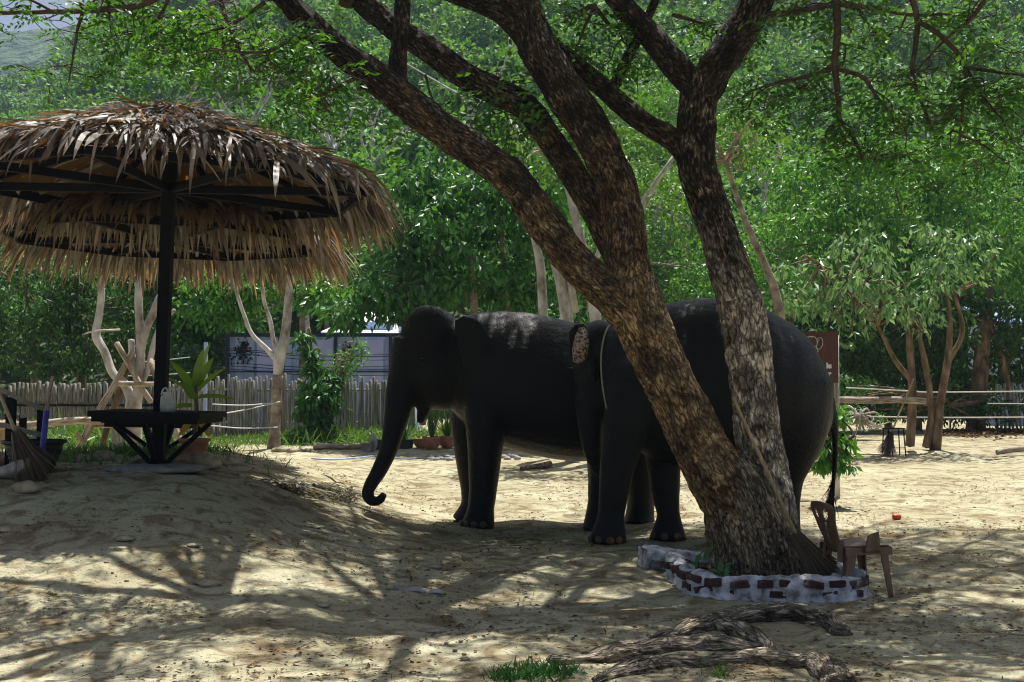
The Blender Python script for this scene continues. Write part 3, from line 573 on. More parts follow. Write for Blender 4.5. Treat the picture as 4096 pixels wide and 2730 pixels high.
limb("limb", [(2150, 190, T0 - .15), (2030, 60, T0 - .2), (1880, -10, T0 - .25), (1700, -70, T0 - .3)], [.12, .11, .1, .09], M['bark_dark'], 18, 7, .1, 18, 9)
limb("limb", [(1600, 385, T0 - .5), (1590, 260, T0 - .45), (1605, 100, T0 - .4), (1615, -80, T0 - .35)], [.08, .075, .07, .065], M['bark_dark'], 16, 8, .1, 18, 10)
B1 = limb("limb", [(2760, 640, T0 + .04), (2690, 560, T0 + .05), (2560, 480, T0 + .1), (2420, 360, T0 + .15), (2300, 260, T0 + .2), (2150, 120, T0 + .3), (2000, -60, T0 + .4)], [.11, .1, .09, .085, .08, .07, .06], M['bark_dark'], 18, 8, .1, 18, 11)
limb("limb", [(2440, 380, T0 + .12), (2500, 250, T0 + .1), (2570, 120, T0 + .05), (2650, -60, T0)], [.05, .045, .04, .035], M['bark_dark'], 12, 6, .1, 18, 12)
B2 = limb("limb", [(2790, 360, T0), (2700, 260, T0), (2600, 140, T0 + .05), (2500, 30, T0 + .1), (2420, -80, T0 + .1)], [.12, .115, .11, .105, .1], M['bark_dark'], 20, 9, .1, 18, 13)
B3 = limb("limb", [(2800, 400, T0), (2860, 280, T0 - .03), (2930, 180, T0 - .05), (3000, 60, T0 - .1), (3060, -80, T0 - .15)], [.15, .15, .145, .14, .13], M['bark_dark'], 24, 9, .1, 18, 14)
limb("limb", [(2920, 1230, 12.0), (2640, 640, 12.2)], [.02, .02], M['twig'], 6, 2) if False else None

# fine branches and leaf sprays of its crown
spray_P, spray_D = [], []
tw = MB()
g = np.random.default_rng(21)
def twig(p, q, r0, r1, bend=.12, n=6, leafs=True, every=.12, prob=.62):
    p = np.array(p, float); q = np.array(q, float); L = np.linalg.norm(q - p)
    ms = [p + (q - p) * t + g.normal(size=3) * bend * L * .5 for t in (.33, .66)]
    P, rr = cat([p, ms[0], ms[1], q], [r0, r0 * .7 + r1 * .3, r0 * .3 + r1 * .7, r1], 5); addtube(tw, P, rr, n, caps=False)
    if leafs:
        k = max(2, int(L / every))
        for t in np.linspace(.15, 1, k):
            if g.random() < prob:
                a = P[min(len(P) - 1, int(t * (len(P) - 1)))]; spray_P.append(a); d = rdir(1, g)[0]; d = d * .9 + (q - p) / L * .5; d[2] = d[2] * .4 - .15; spray_D.append(d)
    return P
def sub_branches(P, r, n1, L1, down=0.0, leafs=True, n2_=4, L2=.55):
    for _ in range(n1):
        a = P[g.integers(len(P) // 4, len(P))]; d = rdir(1, g)[0]; d[2] = d[2] * .45 + .05 - down; e = a + d * L1 * g.uniform(.6, 1.2)
        Q = twig(a, e, r, r * .35, .2, 5, leafs)
        for _ in range(n2_):
            b_ = Q[g.integers(len(Q) // 4, len(Q))]; d = rdir(1, g)[0]; d[2] = d[2] * .4 - .1 - down; twig(b_, b_ + d * L2 * g.uniform(.6, 1.3), r * .3, .004, .2, 4, leafs)
# visible drooping branches (pixels of the photograph, each at the depth of the limb it hangs from)
vis = [
 ([(700, -60, 9.2), (560, 20, 9.2), (330, 45, 9.2), (120, 50, 9.2), (-120, 60, 9.2)], .035, 12, .0),
 ([(330, 45, 9.2), (310, 130, 9.2), (290, 230, 9.3), (275, 330, 9.3)], .016, 5, .15),
 ([(700, -60, 9.2), (640, 60, 9.3), (560, 140, 9.4)], .018, 6, .1),
 ([(870, -60, 9.6), (910, 90, 9.6), (950, 180, 9.6), (1000, 280, 9.7)], .026, 9, .2),
 ([(1060, 10, 9.3), (940, 90, 9.4), (830, 130, 9.5), (600, 200, 9.6)], .02, 10, .1),
 ([(1330, 180, 9.3), (1200, 150, 9.2), (1060, 210, 9.1), (900, 205, 9.0)], .022, 10, .15),
 ([(1480, 290, 9.4), (1390, 330, 9.3), (1290, 380, 9.2), (1220, 395, 9.2)], .02, 8, .08),
 ([(3040, 60, 9.8), (3180, 50, 9.7), (3340, 20, 9.6), (3480, 30, 9.5), (3650, 60, 9.4), (3800, 55, 9.3)], .03, 12, .05),
 ([(3340, -60, 9.6), (3350, 100, 9.6), (3340, 270, 9.6), (3355, 400, 9.6), (3360, 480, 9.6), (3420, 560, 9.6), (3450, 640, 9.6)], .036, 8, .1),
 ([(3340, 275, 9.6), (3220, 310, 9.7), (3080, 340, 9.8), (2990, 370, 9.9)], .02, 7, .1),
 ([(3350, 275, 9.6), (3450, 310, 9.5), (3530, 420, 9.4), (3600, 490, 9.3)], .022, 7, .2),
 ([(3360, 480, 9.6), (3310, 520, 9.6), (3300, 580, 9.6)], .014, 4, .2),
 ([(3640, -40, 9.4), (3670, 80, 9.4), (3660, 200, 9.4), (3650, 300, 9.4), (3690, 420, 9.3), (3730, 520, 9.3)], .027, 8, .15),
 ([(3670, 80, 9.4), (3780, 160, 9.2), (3860, 270, 9.1), (3850, 420, 9.0), (3835, 620, 9.0)], .024, 8, .2),
 ([(3940, 0, 9.1), (3880, 80, 9.2), (3780, 160, 9.2), (3660, 290, 9.3)], .022, 7, .1),
 ([(3860, 270, 9.1), (4000, 290, 9.0), (4150, 310, 8.9)], .018, 7, .15),
 ([(3870, 280, 9.1), (3940, 400, 9.0), (4020, 490, 8.9)], .016, 6, .25),
 ([(3840, 540, 9.0), (3930, 580, 8.9), (4020, 650, 8.8)], .012, 5, .2),
 ([(2690, 60, 10.2), (2800, 90, 10.3), (2860, 120, 10.3), (2880, 200, 10.3)], .018, 6, .15),
 ([(2310, 60, 10.2), (2370, 30, 10.2), (2450, 110, 10.2), (2540, 140, 10.2)], .03, 5, .1),
 ([(2380, 20, 10.2), (2330, 130, 10.2), (2290, 240, 10.2)], .02, 4, .15),
 ([(2070, 440, 10.1), (2010, 330, 10.3), (1900, 440, 10.4)], .014, 6, .15),
 ([(1700, 300, 10.2), (1740, 430, 10.2), (1780, 480, 10.2)], .012, 5, .2),
 ([(2200, 560, 10.1), (2080, 450, 10.2), (1960, 460, 10.3)], .012, 6, .1),
]
for pts, r0, nb, dn in vis:
    P, rr = cat(P3(pts), np.linspace(r0, r0 * .35, len(pts)), 7); P = P + .006 * vnoise(P * 9, 4)[:, None]; addtube(tw, P, rr, 7)
    sub_branches(P, r0 * .35, max(3, int(nb * (.8 if pts[0][0] > 2900 else 1.1))), .5, dn, True, 3, .34)
# crown above the frame: limbs carry on outward and divide, leaf sprays at the ends
N_VIS = len(spray_P)
starts = [A1[1][-1], A2[1][-1], A3[1][-1], B1[1][-1], B2[1][-1], B3[1][-1]]
ends_ = [(x + g.uniform(-.5, .5), y + g.uniform(-.5, .5), g.uniform(6.2, 7.4) + max(0, y - 11) * .30) for x in (-4.2, -2.7, -1.2, .3, 1.8, 3.3, 4.8, 6.2) for y in (8.3, 10.1, 11.9, 13.7, 15.3, 16.7)] + [(x + g.uniform(-.3, .3), 16.2 + g.uniform(-.6, .6), g.uniform(7.6, 8.2)) for x in (-.4, .4, 1.2, 2.0, 2.6, 3.2, 3.9, 4.5, 5.2)]
for ei, e in enumerate(ends_):
    if e[0] < -2 and ei % 2: continue
    e = np.array(e); a = np.array(min(starts, key=lambda q_: np.linalg.norm(q_ - e))); d = (e - a); L = np.linalg.norm(d); d = d / L
    mid = a + d * L * .5 + [0, 0, .25]
    P, rr = cat([a - d * .15, mid, e], [.055 + .008 * min(L, 4), .045, .02], 7); addtube(tw, P, rr, 8, namp=.06, nsc=12)
    P = P[len(P) // 3:]
    for _ in range(9 if ei >= 48 else 3 if e[0] < -2 else 4):
        b_ = P[g.integers(len(P) // 4, len(P))]; d2 = rdir(1, g)[0]; d2[2] *= .3; d2 = d2 + d * .2; e2 = b_ + d2 / np.linalg.norm(d2) * g.uniform(.8, 1.5); e2[2] = max(e2[2], 5.7 + max(0, e2[1] - 11) * .3)
        Q = twig(b_, e2, .022, .009, .18, 6, True, .13)
        sub_branches(Q, .010, 4, .7, .0, True, 4, .45)
kind(tw.build("twigs", M['twig'], great), "stuff")
SP = np.array(spray_P); SD = np.array(spray_D); SP[N_VIS:] += np.random.default_rng(2).normal(size=(len(SP) - N_VIS, 3)) * [.16, .16, .08]
# pinnate sprays: leaflets in pairs along a stalk
def sprays(P, D, gg, pairs=6, ln=.26, ll=.062, lw=.034):
    n = len(P); D = D / np.linalg.norm(D, axis=1)[:, None]; U = np.array([0, 0, 1.0]) + gg.normal(size=(n, 3)) * .45
    S = np.cross(D, U); S /= np.linalg.norm(S, axis=1)[:, None]; U = np.cross(S, D); sc = gg.uniform(.7, 1.3, n)
    Ps, Ds, Ns, Ls = [], [], [], []
    for k in range(pairs):
        t = (k + .6) / pairs
        for sd in (-1, 1):
            Ps.append(P + D * (ln * t * sc)[:, None] - np.array([0, 0, 1]) * (.10 * t * t * sc)[:, None] + gg.normal(size=(n, 3)) * .006)
            Ds.append(S * sd + D * .45 + gg.normal(size=(n, 3)) * .25 - [0, 0, .15]); Ns.append(U + gg.normal(size=(n, 3)) * .35); Ls.append(ll * sc * (1.1 - .35 * abs(t - .5)))
    Ps, Ds, Ns, Ls = map(np.concatenate, (Ps, Ds, Ns, Ls)); return leaf_quads(Ps, Ds, Ns, Ls, Ls * (lw / ll), .08)
print("crown sprays", len(SP))
mb = MB(); mb.add(*sprays(SP, SD, g)); mb.build("crown", M['leaf_rain'], great, smooth=False)

# ================================================================== ELEPHANTS
def fuse(mb, name, m, parent, voxel=.03, smooth=7):
    """melt the overlapping volumes of a body into one continuous skin"""
    o = mb.build(name, m, parent); md = o.modifiers.new("r", 'REMESH'); md.mode = 'VOXEL'; md.voxel_size = voxel
    s_ = o.modifiers.new("s", 'SMOOTH'); s_.iterations = smooth; s_.factor = .5
    dg = bpy.context.evaluated_depsgraph_get(); dg.update(); me = bpy.data.meshes.new_from_object(o.evaluated_get(dg))
    o.modifiers.clear(); old = o.data; o.data = me; me.name = name; bpy.data.meshes.remove(old)
    if not me.materials: me.materials.append(m)
    me.polygons.foreach_set("use_smooth", np.ones(len(me.polygons), bool)); return o
def torso(secs, Y, n=28):
    V = []; 
    for (px, t, b, hw, *dy) in secs:
        a = at(px, t, Y); c = at(px, b, Y); zc = (a[2] + c[2]) / 2; hz = (a[2] - c[2]) / 2; th = np.linspace(0, 2 * np.pi, n, endpoint=False)
        cs, sn = np.cos(th), np.sin(th); yy = np.sign(cs) * np.abs(cs) ** .92 * hw; zz = np.sign(sn) * np.abs(sn) ** .92 * hz
        yy = yy * (1 - .12 * np.clip(sn, 0, 1)); V.append(np.stack([np.full(n, a[0]), Y + (dy[0] if dy else 0) + yy, zc + zz], -1))
    k = len(V); c0 = V[0].mean(0); c1 = V[-1].mean(0); V = np.concatenate(V)
    i, j = np.meshgrid(np.arange(k - 1), np.arange(n), indexing='ij'); i = i.ravel(); j = j.ravel(); j2 = (j + 1) % n
    F = np.stack([i * n + j, i * n + j2, (i + 1) * n + j2, (i + 1) * n + j], -1)
    V = np.vstack([V, c0, c1]); T = np.array([[k * n, (x + 1) % n, x] for x in range(n)] + [[k * n + 1, (k - 1) * n + x, (k - 1) * n + (x + 1) % n] for x in range(n)])
    return V, F, T
def addtorso(mb, secs, Y):
    V, F, T = torso(secs, Y); n0 = mb.n; mb.add(V, F); mb.f.append(T + n0)
def addlimb(mb, pts, rad, n=18, sub=6, foot=True):
    P = P3(pts)
    if foot:
        zg = float(H(P[-1][0], P[-1][1])); d = zg - .02 - P[-1][2]; t = np.linspace(0, 1, len(P)); P[:, 2] += d * t ** 2
    P, rr = cat(P, rad, sub); addtube(mb, P, rr, n)
    return P
def flap(mb, pts, Y, thick=.03, bulge=.06, tilt=0.0):
    P = np.array([at(px, py, Y) for px, py in pts]); c = P.mean(0); k = len(P); x0 = P[:, 0].min(); xs = P[:, 0].max() - x0
    dy = -tilt * ((P[:, 0] - x0) / xs)
    f_ = P + np.stack([0 * dy, dy - thick, 0 * dy], -1); b_ = P + np.stack([0 * dy, dy + thick, 0 * dy], -1)
    cf = c + [0, -tilt * .5 - thick - bulge, 0]; cb = c + [0, -tilt * .5 + thick - bulge, 0]
    n0 = mb.n; mb.add(np.vstack([f_, b_, cf, cb]), np.array([[i, (i + 1) % k, k + (i + 1) % k, k + i] for i in range(k)]))
    mb.f.append(n0 + np.array([[2 * k, (i + 1) % k, i] for i in range(k)] + [[2 * k + 1, k + i, k + (i + 1) % k] for i in range(k)]))
def nails(parent, foot, r, mats, angs):
    for a, m_ in zip(angs, mats):
        m2 = MB(); d = np.array([math.cos(a), math.sin(a), 0]); c = foot + d * r * .93 + [0, 0, .045]
        V, F = ball((0, 0, 0), (.022, .042, .04), 10, 7); Rm = np.array(rotz(a)); m2.add(V @ Rm.T + c, F); m2.build("toenail", m_, parent)
def fuzz(parent, body, fn, n, L, seed):
    """short bristle hair standing on the skin where fn(point) holds"""
    me = body.data; k = len(me.vertices); co = np.empty(k * 3); me.vertices.foreach_get("co", co); co = co.reshape(-1, 3); nr = np.empty(k * 3); me.vertices.foreach_get("normal", nr); nr = nr.reshape(-1, 3)
    wpos = co + np.array(parent.location); idx = np.nonzero(fn(wpos, nr))[0]; gg = np.random.default_rng(seed); idx = gg.choice(idx, n)
    P = wpos[idx] + gg.normal(size=(n, 3)) * .012; D = nr[idx] + gg.normal(size=(n, 3)) * .35 + [0, 0, .2]
    m_ = MB(); m_.add(*leaf_quads(P - nr[idx] * .01, D, rdir(n, gg), L * gg.uniform(.5, 1.3, n), .0045)); kind(m_.build("hair", M['hair'], parent, smooth=False), "stuff")

E1Y = 14.0
r1 = onground(at(2150, 2090, E1Y)); e1 = thing("elephant", "dark grey elephant in profile with its trunk curled at the ground", "elephant", r1)
mb = MB()
addtorso(mb, [(1775, 1330, 1600, .22), (1830, 1272, 1665, .40), (1900, 1252, 1730, .52), (2000, 1246, 1785, .62), (2100, 1249, 1815, .70), (2200, 1268, 1836, .74), (2300, 1292, 1848, .74), (2400, 1325, 1845, .68), (2490, 1365, 1820, .58), (2570, 1430, 1770, .46), (2620, 1520, 1690, .30)], E1Y)
c = at(1722, 1345, E1Y - .05); mb.add(*ball(c, (.36, .35, .365)))
for sg in (-1, 1): mb.add(*ball(at(1712, 1300, E1Y - .05) + [0, sg * .15, 0], (.25, .18, .23)))
mb.add(*ball(at(1745, 1480, E1Y - .05), (.36, .34, .40))); mb.add(*ball(at(1655, 1440, E1Y - .07), (.26, .27, .36)))
mb.add(*ball(at(1768, 1570, E1Y - .05), (.26, .26, .22)))
addlimb(mb, [(1660, 1370, E1Y - .07), (1632, 1470, E1Y - .08), (1605, 1570, E1Y - .1), (1590, 1650, E1Y - .12), (1570, 1740, E1Y - .14), (1550, 1812, E1Y - .15), (1513, 1890, E1Y - .17), (1480, 1945, E1Y - .19), (1470, 1985, E1Y - .19), (1492, 2007, E1Y - .19), (1524, 1998, E1Y - .19), (1536, 1972, E1Y - .19)], [.27, .22, .185, .158, .125, .108, .094, .080, .070, .060, .054, .042], 18, 7, foot=False)
addlimb(mb, [(1750, 1555, E1Y - .05), (1700, 1588, E1Y - .06), (1694, 1640, E1Y - .06), (1678, 1695, E1Y - .06)], [.20, .13, .085, .042], 14, 6, foot=False)
F1 = addlimb(mb, [(1950, 1380, E1Y - .12), (1950, 1520, E1Y - .26), (1945, 1680, E1Y - .36), (1940, 1800, E1Y - .38), (1932, 1950, E1Y - .38), (1924, 2020, E1Y - .38), (1918, 2060, E1Y - .39), (1910, 2094, E1Y - .4)], [.2, .29, .25, .205, .165, .155, .18, .20])
addlimb(mb, [(1895, 1520, E1Y + .28), (1880, 1700, E1Y + .3), (1888, 1850, E1Y + .3), (1893, 1950, E1Y + .3), (1894, 2010, E1Y + .29), (1880, 2050, E1Y + .28), (1868, 2074, E1Y + .26)], [.28, .24, .195, .155, .15, .175, .20])
addlimb(mb, [(2460, 1600, E1Y - .36), (2450, 1740, E1Y - .4), (2430, 1850, E1Y - .42), (2412, 1930, E1Y - .42), (2405, 2000, E1Y - .42), (2398, 2060, E1Y - .43), (2392, 2108, E1Y - .44)], [.42, .34, .25, .175, .155, .17, .195])
addlimb(mb, [(2560, 1600, E1Y + .2), (2560, 1760, E1Y + .2), (2562, 1900, E1Y + .2), (2563, 2000, E1Y + .2), (2560, 2060, E1Y + .2), (2556, 2100, E1Y + .18)], [.38, .29, .2, .165, .175, .2])
flap(mb, [(1812, 1285), (1850, 1262), (1895, 1268), (1932, 1300), (1962, 1352), (1945, 1385), (1930, 1420), (1908, 1465), (1886, 1506), (1862, 1488), (1842, 1435), (1822, 1370)], E1Y - .46, .022, .03, .06)
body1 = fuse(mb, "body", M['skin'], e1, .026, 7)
nails(e1, np.array([F1[-1][0], F1[-1][1], float(H(F1[-1][0], F1[-1][1]))]), .205, [M['nail']] * 4, [-2.9, -2.3, -1.75, -1.2])
m2 = MB(); m2.add(*ball(at(1688, 1436, E1Y - .375), (.03, .022, .024), 10, 8)); m2.build("eye", M['eye'], e1)
fuzz(e1, body1, lambda p, n_: (p[:, 0] < at(1810, 1300, E1Y)[0]) & (p[:, 2] > at(1700, 1420, E1Y)[2]), 900, .05, 3)

E2Y = 12.5
r2 = onground(at(2850, 2165, E2Y)); e2 = thing("elephant", "larger dark elephant half hidden behind the great tree's two stems", "elephant", r2)
mb = MB()
addtorso(mb, [(2400, 1380, 1620, .22), (2450, 1300, 1720, .38), (2520, 1262, 1790, .52), (2600, 1235, 1830, .62), (2690, 1210, 1850, .70), (2780, 1195, 1862, .77), (2870, 1192, 1868, .80), (2960, 1204, 1868, .80), (3060, 1238, 1862, .77), (3150, 1288, 1848, .70), (3220, 1345, 1825, .60), (3268, 1425, 1780, .48), (3295, 1530, 1740, .38), (3308, 1590, 1690, .2)], E2Y)
mb.add(*ball(at(3180, 1600, E2Y - .18), (.33, .44, .60), 24, 16)); mb.add(*ball(at(3180, 1600, E2Y + .18), (.32, .44, .58), 24, 16))
mb.add(*ball(at(2400, 1400, E2Y + .2), (.27, .36, .33))); mb.add(*ball(at(2375, 1500, E2Y + .26), (.22, .32, .34)))
addlimb(mb, [(2372, 1480, E2Y + .2), (2362, 1600, E2Y + .15), (2362, 1700, E2Y + .12), (2370, 1790, E2Y + .12), (2385, 1860, E2Y + .14), (2400, 1905, E2Y + .16)], [.22, .175, .14, .115, .085, .05], 16, 6, foot=False)
F2 = addlimb(mb, [(2560, 1360, E2Y - .12), (2540, 1500, E2Y - .22), (2515, 1640, E2Y - .34), (2492, 1770, E2Y - .36), (2470, 1860, E2Y - .37), (2455, 1970, E2Y - .38), (2446, 2050, E2Y - .38), (2440, 2100, E2Y - .40), (2430, 2168, E2Y - .42)], [.2, .31, .265, .215, .185, .157, .138, .165, .205])
F3 = addlimb(mb, [(2640, 1430, E2Y + .2), (2640, 1560, E2Y + .2), (2648, 1750, E2Y + .15), (2655, 1860, E2Y + .1), (2663, 1980, E2Y + .05), (2674, 2055, E2Y), (2674, 2105, E2Y - .02), (2672, 2160, E2Y - .04)], [.2, .30, .225, .185, .152, .122, .16, .21])
addlimb(mb, [(3150, 1420, E2Y - .12), (3172, 1560, E2Y - .22), (3172, 1720, E2Y - .32), (3160, 1830, E2Y - .34), (3150, 1910, E2Y - .34), (3146, 2000, E2Y - .34), (3145, 2080, E2Y - .34), (3138, 2160, E2Y - .35)], [.3, .42, .36, .25, .165, .138, .145, .19])
addlimb(mb, [(3040, 1560, E2Y + .3), (3030, 1760, E2Y + .3), (3020, 1900, E2Y + .3), (3010, 2040, E2Y + .3), (3005, 2130, E2Y + .3)], [.40, .30, .19, .16, .195])
addlimb(mb, [(3205, 1385, E2Y), (3255, 1460, E2Y - .1), (3300, 1545, E2Y - .1), (3330, 1640, E2Y - .08), (3342, 1780, E2Y - .04), (3336, 1900, E2Y - .04), (3328, 2010, E2Y - .04), (3322, 2060, E2Y - .04)], [.10, .085, .068, .052, .044, .037, .031, .024], 12, 6, foot=False)
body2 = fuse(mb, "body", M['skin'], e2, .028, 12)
nails(e2, np.array([F2[-1][0], F2[-1][1], float(H(F2[-1][0], F2[-1][1]))]), .21, [M['nail'], M['nail'], M['nail_orange'], M['nail_orange']], [-2.75, -2.15, -1.5, -1.0])
nails(e2, np.array([F3[-1][0], F3[-1][1], float(H(F3[-1][0], F3[-1][1]))]), .215, [M['nail'], M['nail'], M['nail_orange']], [-2.6, -1.9, -1.2])
m2 = MB(); flap(m2, [(2292, 1448), (2288, 1400), (2300, 1345), (2316, 1312), (2336, 1310), (2352, 1335), (2356, 1378), (2346, 1430), (2330, 1452), (2310, 1454)], E2Y - .13, .012, .05, .03); ear = m2.build("ear", M['speckle'], e2); ear["label"] = "small ear edge speckled pinkish and black"
m2 = MB(); flap(m2, [(2276, 1330), (2300, 1300), (2335, 1296), (2345, 1312), (2318, 1312), (2300, 1345), (2290, 1400), (2293, 1450), (2280, 1420)], E2Y - .11, .012, .02, .0); m2.build("ear", M['skin'], e2)
m2 = MB(); flap(m2, [(2350, 1450), (2372, 1425), (2392, 1445), (2396, 1500), (2380, 1530), (2358, 1500)], E2Y - .10, .03, .06, .0); m2.build("cheek_fold", M['skin'], e2)
gg = np.random.default_rng(4); n_ = 160; m2 = MB(); b0 = P3([(3330, 1900 + 160 * t, E2Y - .04) for t in gg.random(n_)])
m2.add(*strips(b0, np.stack([gg.normal(-.25, .18, n_), gg.normal(0, .12, n_), np.full(n_, -1.0)], -1), rdir(n_, gg), gg.uniform(.15, .36, n_), .008, .2, 3)); kind(m2.build("tail_tuft", M['hair'], e2, smooth=False), "stuff")
# rope round its neck
P, rr = cat(P3([(2470, 1290, E2Y + .1), (2440, 1300, E2Y - .28), (2416, 1350, E2Y - .42), (2404, 1430, E2Y - .46), (2408, 1530, E2Y - .46), (2422, 1615, E2Y - .45), (2440, 1680, E2Y - .40)]), [.0085] * 7, 8)
mb = MB(); addtube(mb, P, rr, 7); tag(mb.build("rope", M['rope'], org=P[0]), "thin light rope hung round the larger elephant's neck", "rope")

# ================================================================== THATCHED UMBRELLAS
def umbrella(name, label, loc, tilt, seed, RR=2.1, zr=2.95, za=3.66, bench=.6, nparts=300, tall=1.0, rz=math.radians(4)):
    root = thing(name, label, "umbrella", loc, None); root.rotation_euler = (0, tilt, 0)
    g = np.random.default_rng(seed)
    m = MB(); m.add(*box((0, 0, (za - .05) / 2 - .1), (.12, .12, za + .15))); m.build("post", M['black_steel'], root, False, local=True)
    m = MB(); m.add(*box((0, 0, bench - .03), (1.13, 1.13, .06))); m.add(*box((0, 0, bench - .085), (1.07, 1.07, .05))); bench_o = m.build("bench_top", M['black_steel'], root, False, local=True)
    for q in range(4):
        a = q * math.pi / 2; d = np.array([math.cos(a), math.sin(a), 0]); m = MB(); m.add(*beam(d * .53 + [0, 0, bench - .11], d * .065 + [0, 0, .04], .045, .045)); m.build("brace", M['black_steel'], bench_o, False, local=True)
    cor = [np.array([RR * math.sin(rz + k * math.pi / 4), RR * math.cos(rz + k * math.pi / 4), zr]) for k in range(8)]
    for k in range(8):
        a, b = cor[k], cor[(k + 1) % 8]
        m = MB(); m.add(*beam(a, b, .05, .10)); m.build("rim_beam", M['black_steel'], root, False, local=True)
        m = MB(); m.add(*beam((0, 0, zr), a * [.985, .985, 1], .05, .085)); m.build("spoke", M['black_steel'], root, False, local=True)
        m = MB(); m.add(*beam((0, 0, za - .04), a + [0, 0, .04], .04, .06)); m.build("rafter", M['black_steel'], root, False, local=True)
        m = MB(); mid = (a + b) / 2; m.add(*beam(mid * [1, 1, 1] + [0, 0, .05], mid * [.35, .35, 0] + [0, 0, zr + (za - zr) * .62], .03, .04)); m.build("batten", M['log'] if False else M['strap'], root, False, local=True)
        # thatch mat seen from below, in rows
        nr = 11
        for r_ in range(nr):
            t0, t1 = r_ / nr, (r_ + 1.25) / nr
            def pt(c_, t, lift): return np.array([c_[0] * t, c_[1] * t, za + .06 + (zr - za) * t + lift])
            ns = 10; m = MB(); V = []
            for s_ in range(ns + 1):
                e = a * (1 - s_ / ns) + b * (s_ / ns); jz = g.normal() * .006
                V += [pt(e, t0, .035 + jz), pt(e, t1, -.012 + jz)]
            V = np.array(V); m.add(V, np.array([[2 * s_, 2 * s_ + 1, 2 * s_ + 3, 2 * s_ + 2] for s_ in range(ns)])); m.build("thatch_row", M['thatch_under'], root, False, local=True)
    # blades: rows from the peak outward; the outer ones hang over the rim
    P, D, N, L, W, dr = [], [], [], [], [], []
    def rim(th):      # octagon radius in direction th
        k = ((th - rz + math.pi / 8 * 0) % (math.pi / 4)) - math.pi / 8
        return RR * math.cos(math.pi / 8) / math.cos(k)
    rows = np.linspace(.02, 1.0, 17)
    for ri, t in enumerate(rows):
        n = int(90 + 460 * t); th = g.uniform(0, 2 * math.pi, n)
        for a in th:
            nearside = math.cos(a) < .3 and t > .86
            if nearside and g.random() < .40: continue
            rad = rim(a) * max(.03, t + g.normal() * .03); o = np.array([math.sin(a), math.cos(a), 0])
            z = za + .19 + (zr - za) * t + .04 * g.normal()
            P.append(o * rad + [0, 0, z]); yaw = g.normal() * .42; d = np.array([math.sin(a + yaw), math.cos(a + yaw), -.24 + g.normal() * .12]); D.append(d)
            N.append(np.array([0, 0, 1.0]) + g.normal(size=3) * .45); L.append(g.uniform(.3, .62) * (g.choice([.6, .8, 1.35], p=[.45, .4, .15]) if nearside else 1 if t < .9 else g.uniform(.85, 1.25))); W.append(g.uniform(.022, .052)); dr.append(g.uniform(.0, .35) if t < .82 else g.uniform(.3, .9) + (1.0 if t > .88 else 0) * g.uniform(.2, 1.5))
    # hanging fringe
    n = 1000
    for a in np.where(g.random(n) < .75, g.uniform(-1.7, 1.7, n), g.uniform(0, 2 * math.pi, n)):
        rad = rim(a) * g.uniform(.94, 1.08); o = np.array([math.sin(a), math.cos(a), 0]); P.append(o * rad + [0, 0, zr + .09 + g.normal() * .04 - (rad - RR) * .3]); yaw = g.normal() * .3
        D.append(np.array([math.sin(a + yaw), math.cos(a + yaw), -.45 + g.normal() * .2])); N.append(np.array([0, 0, 1.0]) + o * .5 + g.normal(size=3) * .5); L.append((g.uniform(.12, .30) if g.random() < .8 else g.uniform(.4, .7)) if math.cos(a) < .2 else g.uniform(.4, .8)); W.append(g.uniform(.025, .055)); dr.append(g.uniform(.5, 2.2))
    # tufts sticking up at the ridge
    for a in g.uniform(0, 2 * math.pi, 60):
        o = np.array([math.sin(a), math.cos(a), 0]); P.append(o * g.uniform(.02, .4) + [0, 0, za + .12]); D.append(o + [0, 0, g.uniform(-.1, .35)]); N.append(np.array([0, 0, 1.0]) + g.normal(size=3) * .5); L.append(g.uniform(.4, .7)); W.append(g.uniform(.025, .045)); dr.append(g.uniform(.2, .9))
    P, D, N, L, W, dr = map(np.array, (P, D, N, L, W, dr))
    # the blades that show largest: hanging at the side towards the yard
    score = -P[:, 1] + 1.2 * L + .5 * (np.hypot(P[:, 0], P[:, 1]) > RR * .85); big = np.argsort(-score)[:nparts]; rest = np.setdiff1d(np.arange(len(P)), big)
    m = MB(); m.add(*strips(P[rest], D[rest], N[rest], L[rest], W[rest], dr[rest], 4, .12)); kind(m.build("thatch", M['thatch'], root, False, local=True), "stuff")
    V, F = strips(P[big], D[big], N[big], L[big], W[big] * 1.1, dr[big], 4, .12); V = V.reshape(len(big), 10, 3)
    for q in range(len(big)):
        m = MB(); m.add(V[q], np.array([[2 * i, 2 * i + 1, 2 * i + 3, 2 * i + 2] for i in range(4)])); m.build("palm_leaf", M['thatch'], root, False, local=True)
    return root
UY1, UY2 = 12.4, 15.3
u1l = onground(at(632, 1875, UY1)); u2l = onground(at(634, 1850, UY2))
print("umbrella ground", u1l, u2l)
umbrella("thatched_umbrella", "big octagonal thatched umbrella with grey weathered palm leaves and black bench", u1l, math.radians(1.6), 51, zr=at(640, 757, UY1)[2] - u1l[2], za=at(650, 500, UY1)[2] - u1l[2], bench=at(640, 1645, UY1)[2] - u1l[2])
umbrella("thatched_umbrella", "second thatched umbrella behind the first, its eaves glowing orange brown", u2l, math.radians(1.2), 52, zr=at(640, 960, UY2)[2] - u2l[2], za=at(650, 790, UY2)[2] - u2l[2], bench=at(640, 1672, UY2)[2] - u2l[2], nparts=200, RR=2.08, rz=math.radians(10))
